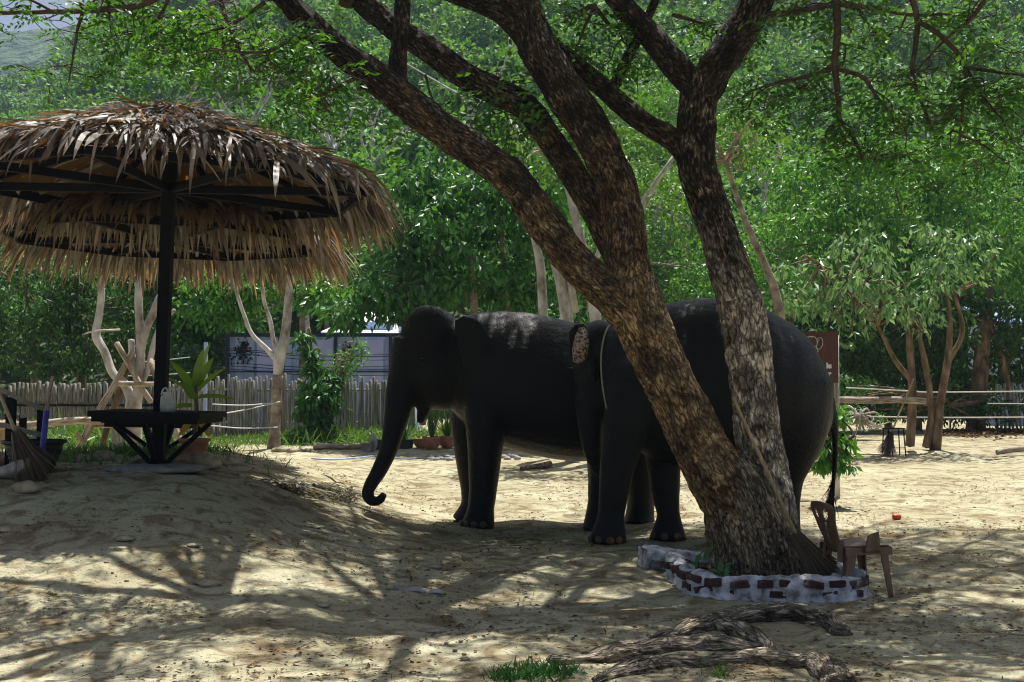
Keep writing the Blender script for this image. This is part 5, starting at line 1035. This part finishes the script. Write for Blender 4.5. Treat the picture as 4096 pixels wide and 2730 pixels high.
rock(640, 1868, .22, "flat brown stone behind the umbrella's footing", 8, M['soil'] if False else M['brown_trunk'], sq=(1.6, 1, .35))
for k_, (px, py, r_) in enumerate([(340, 1848, .11), (420, 1842, .14), (480, 1845, .09), (560, 1842, .08)]): rock(px, py, r_, "pale stone at the edge of the grass behind the bench", 40 + k_, group="pale stones edging the grass")
for k_, (px, py, r_) in enumerate([(1128, 1808, .13), (1165, 1810, .1), (1200, 1808, .09), (1230, 1806, .08), (1100, 1806, .08)]): rock(px, py, r_, "pale stone in the row at the foot of the pale forked tree", 50 + k_, group="stones by the pale forked tree")
for k_ in range(12): rock(1710 + 18 * (k_ % 6) + 9 * (k_ // 6), 1838 - 9 * (k_ // 6) + (k_ % 3) * 2, .055 + .025 * ((k_ * 7) % 4) / 4, "grey stone in the heap beyond the elephant's front legs", 60 + k_, M['grey_stone'], group="heap of grey stones")
for k_ in range(7): rock(2000 + 14 * k_, 1826 + (k_ % 3) * 6, .06 + .03 * ((k_ * 5) % 3) / 3, "grey stone in the heap under the elephant's belly", 80 + k_, M['grey_stone'], group="stones under the belly")
log(G(2085, 1885) + [0, 0, .04], G(2200, 1868) + [0, 0, .05], .035, .06, "weathered root piece lying beyond the elephant's belly", seed=26, m=M['root'], cat_="root")
wire([], 0, None, "", "") if False else None
P = np.array([G(px, py) + [0, 0, .015] for px, py in ((1245, 1838), (1330, 1842), (1420, 1836), (1510, 1828), (1600, 1838), (1680, 1836))]); P2, rr = cat(P, [.014] * len(P), 6); mb = MB(); addtube(mb, P2, rr, 6); tag(mb.build("hose", M['cabin_blue'], org=P[0]), "pale blue garden hose lying across the sunlit ground", "hose")

# potted variegated plant behind the bench
db = G(778, 1838); dp = thing("potted_plant", "potted plant with large yellow-green variegated leaves behind the umbrella bench", "plant", db)
mb = MB(); mb.add(*lathe([(.14, 0), (.16, .2), (.19, .22), (.19, .25), (.16, .25), (.15, .22), (0, .21)], 18)); mb.build("pot_body", M['terracotta'], dp, local=True)
mb = MB(); addtube(mb, np.array([[0, 0, .2], [.02, 0, .6], [.0, 0, .95]]), [.03, .028, .02], 8); mb.build("stem", M['leaf_bright'] if False else M['brown_trunk'], dp, local=True)
gg = np.random.default_rng(91)
for k_, (az, el, L_, z_, ms) in enumerate([(0, 1.35, .62, .85, 'dieff'), (2.8, 1.0, .55, .8, 'dieff'), (.4, .9, .5, .8, 'dieff'), (3.6, .8, .5, .75, 'dieff'), (5.2, 1.1, .6, .85, 'dieff'), (4.6, .7, .55, .7, 'dieff'), (.1, .2, .5, .75, 'dieff'), (3.2, .1, .45, .65, 'dieff'), (.2, -.9, .5, .55, 'yellow_leaf'), (3.5, -.7, .42, .5, 'yellow_leaf'), (5.6, -.5, .5, .55, 'yellow_leaf'), (1.2, 1.0, .55, .85, 'dieff'), (5.9, .6, .5, .7, 'dieff')]):
    d = np.array([[math.cos(az) * math.cos(el), math.sin(az) * math.cos(el), math.sin(el)]]); m_ = MB(); V, F = strips(np.array([[0, 0, z_]]) + d * .04, d, np.array([[-d[0][0], -d[0][1] - .4, .8]]), L_ * (.9 if ms == 'dieff' else .6), .135 if ms == 'dieff' else .085, .5, 6); m_.add(V, F); m_.build("leaf", M[ms], dp, True, local=True)

# ================================================================== FOREGROUND
# brick ring round the great tree
ringpx = [(2665, 2300), (2710, 2340), (2775, 2375), (2900, 2398), (3100, 2408), (3300, 2410), (3440, 2400)]
ringW = [G(*p) for p in ringpx]
last = ringW[-1]; ringW += [last + [.13, .28, 0], last + [.05, .85, 0], last + [-.45, 1.30, 0], last + [-1.05, 1.42, 0], last + [-1.55, 1.35, 0], ringW[0] + [.06, .30, 0]]
ringW = np.array(ringW); k = len(ringW); Pp = np.vstack([ringW[-1], ringW, ringW[:2]]); rc = []
for i in range(k):
    p0, p1, p2, p3 = Pp[i], Pp[i + 1], Pp[i + 2], Pp[(i + 3)] if i + 3 < len(Pp) else Pp[-1]
    for t in np.linspace(0, 1, 16, endpoint=False): rc.append(0.5 * (2 * p1 + (p2 - p0) * t + (2 * p0 - 5 * p1 + 4 * p2 - p3) * t * t + (3 * p1 - p0 - 3 * p2 + p3) * t ** 3))
rc = np.array(rc); rc[:, 2] = H(rc[:, 0], rc[:, 1]); nrc = len(rc); cen = rc.mean(0)
Tn = np.roll(rc, -1, 0) - np.roll(rc, 1, 0); Tn[:, 2] = 0; Tn /= np.linalg.norm(Tn, axis=1)[:, None]; On = np.stack([Tn[:, 1], -Tn[:, 0], 0 * Tn[:, 0]], -1)
if np.sum(On * (rc - cen)) < 0: On = -On
planter = thing("brick_planter", "low ring of maroon bricks smeared with white lime mortar round the great tree", "planter", onground(cen))
ht = .155 + .02 * vnoise(rc * 1.7, 5); ztop = np.maximum(rc[:, 2], -.05) + ht
prof = [(.03, -.05, 0), (.015, .05, 0), (.0, .55, 0), (-.005, .93, 0), (-.03, 1.03, 0), (-.09, 1.03, 0), (-.13, .9, 0), (-.14, -.05, 0)]
V = []
for ci, (o_, h_, _) in enumerate(prof):
    V.append(rc + On * o_ + np.stack([0 * ht, 0 * ht, h_ * (ztop - rc[:, 2])], -1))
V = np.stack(V, 1).reshape(-1, 3); V = V + .034 * np.stack([vnoise(V * 11, 1), vnoise(V * 11, 2), .7 * vnoise(V * 13, 3)], -1) + .008 * np.stack([vnoise(V * 32, 6), vnoise(V * 32, 7), vnoise(V * 32, 8)], -1); m_ = len(prof)
i, j = np.meshgrid(np.arange(nrc), np.arange(m_ - 1), indexing='ij'); i = i.ravel(); j = j.ravel(); i2 = (i + 1) % nrc
mb = MB(); mb.add(V, np.stack([i * m_ + j, i2 * m_ + j, i2 * m_ + j + 1, i * m_ + j + 1], -1)); mb.build("mortar", M['mortar'], planter, True)
cl = np.concatenate([[0], np.cumsum(np.linalg.norm(np.diff(rc, axis=0), axis=1))]); g = np.random.default_rng(95)
def brick_mesh(seed):
    gg = np.random.default_rng(seed); m = MB(); sx, sy, sz = .15, .07, .056; b_ = .007
    V = []
    for z_, k_ in ((-1, 0), (-1, 1), (1, 1), (1, 0)):
        zz = z_ * (sz / 2 - (b_ if k_ else 0)); ins = 0 if k_ else b_
        for a_, c_ in ((-1, -1), (1, -1), (1, 1), (-1, 1)): V.append([a_ * (sx / 2 - ins), c_ * (sy / 2 - ins), zz])
    V = np.array(V) + gg.normal(size=(16, 3)) * .0035; F = [[3, 2, 1, 0], [12, 13, 14, 15]] + [[r_ * 4 + c_, r_ * 4 + (c_ + 1) % 4, r_ * 4 + 4 + (c_ + 1) % 4, r_ * 4 + 4 + c_] for r_ in range(3) for c_ in range(4)]
    m.add(V, np.array(F)); return m
bms = [brick_mesh(q_) for q_ in range(5)]; bpro = [None] * 5; pl = np.array(planter.location); nb = 0
for row in (0, 1):
    s_ = .05 + row * .10
    while s_ < cl[6 * 16 + 22]:
        idx = int(np.searchsorted(cl, s_)); zf = (.30, .74)[row]; skip = (row == 0 and (s_ < .75 or g.random() < .15)) or (row == 1 and s_ < .12)
        if not skip:
            p = rc[idx] + On[idx] * (-.026 + g.normal() * .011); z = rc[idx][2] + zf * (ztop[idx] - rc[idx][2]); v = nb % 5
            if bpro[v] is None: bpro[v] = bms[v].build("brick", M['brick'], planter, False, local=True); o = bpro[v]
            else: o = copy_part(bpro[v], planter)
            o.location = (p[0] - pl[0], p[1] - pl[1], z - pl[2]); o.rotation_euler = (g.normal() * .06, g.normal() * .09, math.atan2(Tn[idx][1], Tn[idx][0]) + math.pi * 0); o.scale = (g.uniform(.62, 1.12), 1, g.uniform(.85, 1.15)); nb += 1
        s_ += g.uniform(.175, .215)
# soil inside
V = [cen + [0, 0, 0]]; inn = rc - On * .10; inn[:, 2] = rc[:, 2] + .45 * (ztop - rc[:, 2]); rings_ = []
mb = MB(); tt = np.linspace(0, 1, 9); VV = np.stack([onground(cen, .10) * (1 - t) + inn * t for t in tt], 0); VV[..., 2] += .03 * vnoise(VV.reshape(-1, 3) * 6, 4).reshape(VV.shape[:2])
i, j = np.meshgrid(np.arange(8), np.arange(nrc), indexing='ij'); i = i.ravel(); j = j.ravel(); j2 = (j + 1) % nrc
mb.add(VV.reshape(-1, 3), np.stack([i * nrc + j, i * nrc + j2, (i + 1) * nrc + j2, (i + 1) * nrc + j], -1)); mb.build("soil", M['soil'], planter)
def soilz(px, py, Y): p = at(px, py, Y); return np.array([p[0], p[1], float(H(p[0], p[1])) + .09])
# weeds in the ring
b0 = soilz(2890, 2320, T0 - .42); fern = thing("weed", "lobed pale green weed growing inside the brick ring", "plant", b0); gg = np.random.default_rng(96)
for k_ in range(9):
    a = gg.uniform(0, 6.28); d = np.array([math.cos(a) * 1.3, math.sin(a) * .5, .45]); d /= np.linalg.norm(d); P = b0 + d * np.linspace(.02, .22, 7)[:, None] - np.array([0, 0, 1]) * (np.linspace(0, 1, 7) ** 2 * .06)[:, None]; Pq = np.repeat(P, 2, 0)
    sd = np.tile([-1, 1], 7)[:, None]; s_ = np.cross(d, [0, 0, 1.0]); m_ = MB(); m_.add(*leaf_quads(Pq, s_ * sd + d * .6, np.tile([0, -.3, 1.0], (14, 1)) + gg.normal(size=(14, 3)) * .2, .075, .038)); m_.build("frond", M['leaf_pale'], fern, False)
b0 = soilz(2790, 2240, T0 - .02); sd_ = thing("seedling", "dark leaved seedling beside the tree's left foot inside the ring", "plant", b0)
P, rr = cat([b0, b0 + [.02, 0, .14], b0 + [.10, 0, .2]], [.006, .005, .003], 5); m_ = MB(); addtube(m_, P, rr, 5); m_.build("stem", M['twig'], sd_)
for k_, (t, d, L_) in enumerate([(6, (-.5, -.2, -.7), .1), (9, (-.2, -.3, -.8), .11), (10, (.8, 0, .3), .1), (10, (.4, -.2, -.7), .1), (3, (-.7, -.2, -.6), .09), (8, (.7, -.4, .1), .09)]):
    m_ = MB(); m_.add(*leaf_quads(P[t:t + 1], np.array([d], float), np.array([[0, -1.0, .5]]), L_, .055)); m_.build("leaf", M['leaf_dense'], sd_, False)

# broom leaning on the trunk
nk = at(3190, 2155, T0 - .28); tp = soilz(3320, 2325, T0 - .42); tp[2] = max(tp[2], at(3320, 2330, T0 - .42)[2])
broom("broom", "long coconut rib broom with bamboo handle leaning against the great tree", at(2932, 1590, T0 - .24), nk, tp, .155, 32, 620, .017, fan=(1, .1, .2), ground=True)

# brown plastic chair
cf = np.array([.97, .25]); FN = G(3560, 2388); cc = np.array([FN[0] - .19 * .97 - .19 * .25 * 1, FN[1] - .19 * .25 + .19 * .97, 0]); cc[2] = float(H(cc[0], cc[1]))
chair = thing("plastic_chair", "broken brown plastic chair without arms beside the brick ring", "chair", cc, rz=math.atan2(.25, .97))
def chp(name, m_, smooth=False): return m_.build(name, M['plastic_brown'], chair, smooth, local=True)
sh = .40
nx_, ny_ = 12, 12; X_, Y_ = np.meshgrid(np.linspace(-.2, .21, nx_), np.linspace(-.2, .2, ny_), indexing='ij'); Zs = sh - .02 * np.exp(-((X_ + .02) ** 2 + Y_ ** 2) / .02) + .012 * (np.abs(Y_) / .2) ** 4 - .025 * np.clip((X_ - .15) / .06, 0, 1) ** 2
def sheet(X_, Y_, Z_, th, keep=None):
    nx_, ny_ = X_.shape; n = nx_ * ny_; Vt = np.stack([X_, Y_, Z_], -1).reshape(-1, 3)
    i, j = np.meshgrid(np.arange(nx_ - 1), np.arange(ny_ - 1), indexing='ij'); i = i.ravel(); j = j.ravel(); ok = np.ones(len(i), bool) if keep is None else keep(i, j); i, j = i[ok], j[ok]
    F = np.stack([i * ny_ + j, (i + 1) * ny_ + j, (i + 1) * ny_ + j + 1, i * ny_ + j + 1], -1); m_ = MB(); m_.add(Vt, F); return m_
def solid(o, th):
    md = o.modifiers.new("t", 'SOLIDIFY'); md.thickness = th; md.offset = 0; return o
solid(chp("seat", sheet(X_, Y_, Zs, .01), True), .012)
for (y_, a0_, a1_) in ((-.2, -.2, .2), (.2, -.2, .2)):
    m_ = MB(); m_.add(*beam((a0_, y_, sh - .03), (a1_, y_, sh - .03), .012, .055)); chp("apron", m_)
m_ = MB(); m_.add(*beam((.205, -.2, sh - .04), (.205, .2, sh - .04), .012, .05)); chp("apron", m_)
for sx in (-1, 1):
    for sy in (-1, 1):
        top = np.array([sx * .175, sy * .185, sh - .01]); bot = np.array([sx * .215, sy * .205, -.01]); m_ = MB(); w0, w1 = (.085, .05) if sx < 0 else (.065, .038); V = []
        for p, w_ in ((top, w0), (bot, w1)):       # L-shaped leg
            V += [p + [0, 0, 0], p + [-sx * w_, 0, 0], p + [-sx * w_, -sy * .012, 0], p + [-sx * .012, -sy * .012, 0], p + [-sx * .012, -sy * w_ * .8, 0], p + [0, -sy * w_ * .8, 0]]
        m_.add(V, np.array([[a, (a + 1) % 6, 6 + (a + 1) % 6, 6 + a] for a in range(6)])); n0 = 0; m_.add(V[6:12], np.array([[0, 1, 2, 3], [3, 4, 5, 0]])); chp("leg", m_)
nv, nw = 26, 21; hh_ = np.linspace(0, 1, nv); ww_ = np.linspace(-1, 1, nw); HH_, WW_ = np.meshgrid(hh_, ww_, indexing='ij')
wid = np.interp(HH_, [0, .25, .6, .85, .93, 1], [.13, .12, .15, .19, .185, .15]); Xb = -.19 - .13 * HH_ - .02 * np.sin(HH_ * 3) + .03 * WW_ ** 2; Yb = WW_ * wid; Zb = sh - .05 + .40 * HH_ - .018 * WW_ ** 2 * (HH_ > .9)
def holes(i, j):
    h_ = (i + .5) / (nv - 1); w_ = -1 + 2 * (j + .5) / (nw - 1); k1 = (np.abs(np.abs(w_) - .42) < .17) & (np.abs(h_ - .76) < .11) & (((np.abs(w_) - .42) / .2) ** 2 + ((h_ - .76) / .12) ** 2 < 1); k2 = (np.abs(np.abs(w_) - .3) < .12) & (np.abs(h_ - .53) < .08); k3 = (np.abs(np.abs(w_) - .22) < .1) & (np.abs(h_ - .28) < .1); return ~(k1 | k2 | k3)
solid(chp("backrest", sheet(Xb, Yb, Zb, .01, holes), True), .014)
for s2 in (-1, 1):
    m_ = MB(); m_.add(*beam((-.205, s2 * .13, sh - .12), (-.195, s2 * .125, sh + .05), .05, .02)); chp("back_support", m_)
m_ = MB(); X2, Z2 = np.meshgrid(np.linspace(-.055, .055, 6), np.linspace(0, 1, 7), indexing='ij'); Yq = -.205 - .02 * Z2 - .02 * (X2 / .055) ** 2 + 0 * X2; solid(chp("arm_stub", sheet(X2 * (1.3 - .45 * Z2) + .02, Yq, sh - .04 + .15 * Z2 + .25 * X2 * Z2, .01), True), .012)

# ------------------------------------------------------------------ things at the left edge
BY = 12.3
bk = onground(at(135, 1880, BY)); basket = thing("basket", "black plastic slatted basket behind the broom head", "basket", bk)
bh = .33; r0, r1_ = .19, .30; nseg = 40
for z0, z1 in ((.0, .04), (.24, bh)):
    m_ = MB(); ra, rb = r0 + (r1_ - r0) * z0 / bh, r0 + (r1_ - r0) * z1 / bh; m_.add(*lathe([(ra, z0), (rb, z1), (rb - .012, z1), (ra - .012, z0), (ra, z0)], nseg)); m_.build("band", M['basket'], basket, True, local=True)
m_ = MB(); m_.add(*lathe([(r1_ - .005, bh - .03), (r1_ + .022, bh - .02), (r1_ + .022, bh + .012), (r1_ - .01, bh + .012)], nseg)); m_.build("rim", M['basket'], basket, True, local=True)
m_ = MB()
for q_ in range(30):
    a = 2 * math.pi * q_ / 30; d = np.array([math.cos(a), math.sin(a), 0]); m_.add(*beam(d * r0 + [0, 0, .03], d * (r0 + (r1_ - r0) * .25 / bh) + [0, 0, .25], .03 if q_ % 5 else .06, .008, up=d))
for z_ in (.08, .12, .16, .20):
    rr_ = r0 + (r1_ - r0) * z_ / bh; m_.add(*lathe([(rr_ - .006, z_ - .011), (rr_ + .006, z_ - .009), (rr_ + .006, z_ + .009), (rr_ - .006, z_ + .011)], nseg))
kind(m_.build("slats", M['basket'], basket, True, local=True), "stuff")
m_ = MB(); m_.add(*lathe([(0, .005), (r0, .005)], nseg)); m_.build("bottom", M['basket'], basket, True, local=True)
tp = G(150, 1930); broom("broom", "coconut rib broom with yellow bamboo handle leaning before the black basket", at(-20, 1530, 11.7), at(70, 1745, 11.5), tp, .24, 33, 620, .019, fan=(1, .1, .25))
# blue handled pole
rk = thing("garden_pole", "pole with blue lower grip and bare wooden upper half resting on the basket", "tool", onground(at(168, 1860, 11.9)))
m_ = MB(); addtube(m_, P3([(166, 1845, 11.85), (186, 1645, 11.95)]), [.032, .028], 12); m_.build("grip", M['blue_plastic'], rk)
m_ = MB(); addtube(m_, P3([(185, 1655, 11.95), (196, 1570, 12.0), (212, 1508, 12.03)]), [.022, .021, .02], 10, namp=.06); m_.build("shaft", M['log'], rk)
rail = thing("strap_rail", "black posts strung with sagging grey webbing straps beside the basket", "railing", onground(at(100, 1870, 12.9)))
for px, py, Y_, w_ in ((45, 1590, 12.75, .085), (92, 1660, 13.5, .065), (168, 1640, 12.85, .08)):
    t_ = at(px, py, Y_); z0 = float(H(t_[0], Y_)) - .03; m_ = MB(); m_.add(*box((t_[0], Y_, (t_[2] + z0) / 2), (w_, w_, t_[2] - z0))); m_.build("post", M['black_steel'], rail, False)
def strap(pts, w_=.055):
    P, _ = cat(P3(pts), [0] * len(pts), 6); V = np.stack([P - [0, 0, w_ / 2], P + [0, 0, w_ / 2], P + [0, .008, w_ / 2], P + [0, .008, -w_ / 2]], 1).reshape(-1, 3); n_ = len(P); F = [[4 * a + b, 4 * a + (b + 1) % 4, 4 * a + 4 + (b + 1) % 4, 4 * a + 4 + b] for a in range(n_ - 1) for b in range(4)]; m_ = MB(); m_.add(V, np.array(F)); m_.build("strap", M['strap'], rail, False)
strap([(-60, 1545, 12.68), (0, 1560, 12.68), (70, 1592, 12.68), (120, 1618, 12.7), (186, 1638, 12.78)]); strap([(-60, 1692, 12.68), (45, 1708, 12.68), (110, 1728, 12.7), (188, 1745, 12.78)])
strap([(-60, 1672, 13.4), (30, 1672, 13.42), (92, 1666, 13.44), (160, 1648, 12.95)], .04); strap([(92, 1755, 13.44), (170, 1750, 12.95)], .04)
# dirty white plastic piece and stone
b0 = G(70, 1915); mb = MB(); V = []
secs = [(-.42, .03, .05), (-.3, .06, .09), (-.12, .12, .12), (.05, .20, .13), (.15, .22, .12), (.22, .12, .08), (.25, .02, .03)]; n_ = 16
for x_, h_, w_ in secs:
    th = np.linspace(0, 2 * math.pi, n_, endpoint=False); V.append(np.stack([np.full(n_, x_) + .02 * np.sin(th * 2), np.cos(th) * w_, h_ / 2 + np.sin(th) * h_ / 2], -1))
k_ = len(V); V = np.concatenate(V); i, j = np.meshgrid(np.arange(k_ - 1), np.arange(n_), indexing='ij'); i = i.ravel(); j = j.ravel(); j2 = (j + 1) % n_; V = V + .008 * vnoise(V * 14, 3)[:, None]
mb.add(V + b0, np.stack([i * n_ + j, i * n_ + j2, (i + 1) * n_ + j2, (i + 1) * n_ + j], -1)); tag(mb.build("sack", M['white_plastic'], org=b0), "dirty white sack slumped on the ground behind the left broom", "sack")
rock(20, 1860, .16, "brown rock at the foot of the pale split post", 14, M['brown_trunk'])
rock(105, 1965, .115, "blocky tan stone lying before the left broom", 15, sq=(1.2, .8, .62), amp=.14)
# notable stones of the foreground
for px, py, r_, lb in [(20, 2125, .09, "flat pale stone half sunk below the tan stone"), (500, 2160, .085, "pale flat stone beside a twig tangle in the dappled shade"), (775, 2185, .055, "crumbly brown clod with loose roots"), (830, 2340, .10, "wide flat pale stone sunk in the middle of the dappled ground"), (1690, 2280, .055, "pale rock lying left of the brick ring, before the elephant"), (1735, 2272, .075, "low flat stone beside the pale rock before the elephant"),
                        (1290, 2425, .06, "small whitish stone in the sunny patch below the bark strip"), (1740, 2530, .075, "pale stone right of the trunk's shadow"), (3283, 2555, .042, "white blocky pebble under the upper surface root"), (2620, 2512, .026, "round grey pebble left of the upper surface root"), (650, 2560, .04, "small white stone in the sunny bottom patch"), (3325, 2585, .03, "small pale stone below the white blocky pebble"), (1860, 2640, .03, "grey pebble left of the grass tuft"), (2080, 2740, .04, "white pebble against the foot of the grass tuft"), (330, 2735, .06, "flat pale stone at the near edge of the ground"), (1365, 2130, .035, "greyish stone on the slope below the leaf pile")]:
    rock(px, py, r_ * .9, lb, int(px) % 97, sq=(1.15, .9, .32 if r_ > .05 else .6), amp=.34)
# white bark strip
b0 = G(1640, 2365); brk = thing("bark_strip", "whitish curved strip of bark lying on the dappled ground", "bark", b0)
for dx, L_, w_, rz_ in ((0, .26, .05, -.03), (.16, .2, .04, .1), (-.12, .14, .035, .25)):
    n_ = 10; xs_ = np.linspace(-L_ / 2, L_ / 2, n_); V = []
    for x_ in xs_:
        for a in np.linspace(-1.2, 1.2, 6): V.append([x_, math.sin(a) * w_ * (1 - .2 * (2 * x_ / L_) ** 2), math.cos(a) * w_ * .75 - w_ * .18 + .01 * math.sin(x_ * 30)])
    V = np.array(V) @ np.array(rotz(rz_)).T + b0 + [dx, .03 * rz_, 0]; V[:, 2] += H(V[:, 0], V[:, 1]) - b0[2]; m_ = MB(); m_.add(V, np.array([[a * 6 + c_, a * 6 + 6 + c_, a * 6 + 7 + c_, a * 6 + 1 + c_] for a in range(n_ - 1) for c_ in range(5)])); o = m_.build("bark_piece", M['white_plastic'], brk); solid(o, .008)
# pile of cut palm leaves by the trunk tip
gg = np.random.default_rng(98); C_ = [G(1150, 1962), G(1230, 1972), G(1330, 1978), G(1400, 1978), G(1290, 1975)]; n_ = 700; P = np.array(C_)[gg.integers(0, 5, n_)] + gg.normal(size=(n_, 3)) * [.14, .09, 0]; P[:, 2] = H(P[:, 0], P[:, 1]) + gg.uniform(.0, .10, n_)
D = gg.normal(size=(n_, 3)) * [1, .6, .12]; mb = MB(); mb.add(*strips(P, D, rdir(n_, gg) * .6 + [0, 0, 1], gg.uniform(.1, .34, n_), gg.uniform(.01, .03, n_), .5, 3)); M['pile'] = leafmat("cut_leaf", [(.05, .06, .03), (.12, .12, .06), (.25, .22, .14), (.08, .07, .05), (.36, .34, .28)], .2, .7)
kind(mb.build("cut_leaves", M['pile'], smooth=False, org=C_[2]), "stuff", "low heap of cut grey-green palm leaves beside the left elephant's trunk tip", "leaf pile")
log(G(1255, 1975) + [0, 0, .09], G(1360, 1985) + [0, 0, .08], .028, .022, "pale cut stalk lying on the heap of palm leaves", seed=41, m=M['bamboo'], cat_="stalk")
# red scrap
b0 = G(3587, 2078); mb = MB(); V, F = lathe([(0, 0), (.03, 0), (.032, .03), (.032, .085), (.024, .1), (0, .1)], 14); V = V @ np.array(Matrix.Rotation(math.pi / 2, 3, 'Y')).T; mb.add(V + b0 + [-.05, 0, .028], F); tag(mb.build("can", M['red'], org=b0), "small crushed orange red can on the sunlit ground", "can")

# ------------------------------------------------------------------ surface roots
def root(label, pts, rad, seed, name="surface_root", extra=()):
    rt = thing(name, label, "root", G(*pts[0])); 
    for q_, (pp_, rd) in enumerate([(pts, rad)] + list(extra)):
        P = np.array([G(*p) for p in pp_]); P, rr = cat(P, rd, 24); P[:, 2] = H(P[:, 0], P[:, 1]) + rr * .2 + .015 * vnoise(P * 5, seed); m_ = MB(); addtube(m_, P, rr * 1.3, 40, namp=.25, nsc=14, seed=seed + q_, lump=.35, flat=.8, plates=.012); m_.build("root_arm", M['root'], rt)
root("upper gnarled surface root running right from the brick ring's front", [(2440, 2630), (2620, 2570), (2780, 2520), (2920, 2490), (3060, 2475), (3200, 2475), (3310, 2500), (3370, 2545)], [.02, .035, .06, .08, .085, .095, .085, .05], 5, extra=[([(2860, 2505), (2960, 2545), (3050, 2590), (3080, 2625)], [.07, .075, .06, .035])])
root("middle knotted surface root reaching the grass tuft", [(2200, 2655), (2330, 2650), (2450, 2635), (2600, 2605), (2760, 2590), (2900, 2595), (3050, 2615)], [.035, .045, .055, .055, .065, .07, .045], 15)
root("lower dark surface root at the very front", [(2380, 2735), (2520, 2690), (2660, 2665), (2850, 2655), (3050, 2650), (3200, 2665)], [.03, .05, .055, .055, .06, .05], 25, extra=[([(3170, 2665), (3250, 2660), (3310, 2690), (3370, 2760)], [.04, .06, .065, .06])])
grassfield(650, poly_region([(2130, 2700, .10, .07, 2), (2230, 2690, .07, .05, 1), (2040, 2715, .07, .05, 1)]), .085, .009, 74, "grass_tuft", "dark green grass tuft at the end of the middle root", m=M['leaf_dense'], droop=1.0)
grassfield(26, poly_region([(2880, 2710, .05, .02, 1)]), .13, .006, 75, "grass_tuft", "few thin grass blades before the lower root", m=M['grass'])

# ------------------------------------------------------------------ litter: uncountable small bits on the ground
def scatter(n, seed, ymax=26, ymin=5.2):
    gg = np.random.default_rng(seed); y = ymin + (ymax - ymin) * gg.random(n) ** 1.4; x = gg.uniform(-.52, .52, n) * (y + 1.5); return np.stack([x, y, H(x, y)], -1), gg
P, gg = scatter(40000, 201, 20); n_ = len(P); clump = n2(P[:, 0], P[:, 1], 1.1, 44) > -.05; P = P[clump]; n_ = len(P); P[:, 2] += .008
mb = MB(); Lq = (.008 + .05 * gg.random(n_) ** 2.2); mb.add(*leaf_quads(P, np.stack([gg.normal(size=n_), gg.normal(size=n_), gg.uniform(-.05, .25, n_)], -1), rdir(n_, gg) * .5 + [0, 0, 1], Lq, Lq * gg.uniform(.25, .6, n_), .25)); kind(mb.build("leaf_litter", M['litter'], smooth=False), "stuff", "small dry leaves strewn over the ground", "leaf litter")
P, gg = scatter(3200, 202, 20); n_ = len(P); P[:, 2] += .006; a = gg.uniform(0, 6.28, n_); mb = MB(); mb.add(*strips(P, np.stack([np.cos(a), np.sin(a) * .7, gg.uniform(-.02, .12, n_)], -1), np.tile([0, 0, 1.0], (n_, 1)), gg.uniform(.05, .22, n_) * (gg.random(n_) ** 1.5 + .4), .006, .1, 3, .2)); kind(mb.build("fallen_twigs", M['litter'], smooth=False), "stuff", "thin dry twigs strewn over the ground", "twigs")
P, gg = scatter(4200, 203, 20); mb = MB(); V0, F0 = ball((0, 0, 0), (1, .85, .55), 6, 5, .2, 2, 3); n_ = len(P); sz = .006 + .018 * gg.random(n_) ** 3; a = gg.uniform(0, 6.28, n_); V = V0[None] * sz[:, None, None]; ca, sa = np.cos(a)[:, None], np.sin(a)[:, None]
V = np.stack([V[..., 0] * ca - V[..., 1] * sa, V[..., 0] * sa + V[..., 1] * ca, V[..., 2]], -1) + P[:, None] + np.array([0, 0, .003]); mb.add(V.reshape(-1, 3), (F0[None] + np.arange(n_)[:, None, None] * len(V0)).reshape(-1, 4)); kind(mb.build("pebbles", M['stone']), "stuff", "pale pebbles and grit scattered over the ground", "pebbles")
# dry leaf litter bank at the right back
gg = np.random.default_rng(204); n_ = 1800; b1, b2 = G(3900, 1735), G(4100, 1730); P = b1 + (b2 - b1) * gg.uniform(-.6, 1.2, n_)[:, None] + gg.normal(size=(n_, 3)) * [.2, .8, 0]; P[:, 2] = H(P[:, 0], P[:, 1]) + gg.uniform(0, .06, n_); mb = MB(); mb.add(*leaf_quads(P, rdir(n_, gg) * [1, 1, .3], rdir(n_, gg) * .6 + [0, 0, 1], .14, .06, .2)); kind(mb.build("leaf_litter", M['litter'], smooth=False), "stuff", "bank of dry fallen leaves under the rope fence", "leaf litter")

# ------------------------------------------------------------------ air
hz = MB(); hz.add(*box((0, 140, 102), (1100, 720, 212))); m = bpy.data.materials.new("haze"); m.use_nodes = True; t = m.node_tree; t.nodes.clear(); o_ = t.nodes.new("ShaderNodeOutputMaterial"); v_ = t.nodes.new("ShaderNodeVolumePrincipled")
v_.inputs["Color"].default_value = (.60, .77, 1.0, 1); v_.inputs["Density"].default_value = .00042; v_.inputs["Anisotropy"].default_value = .2; t.links.new(v_.outputs[0], o_.inputs["Volume"])
HAZE = kind(hz.build("haze", m, smooth=False), "stuff", "thin bluish haze in the air over the hillside", "haze")
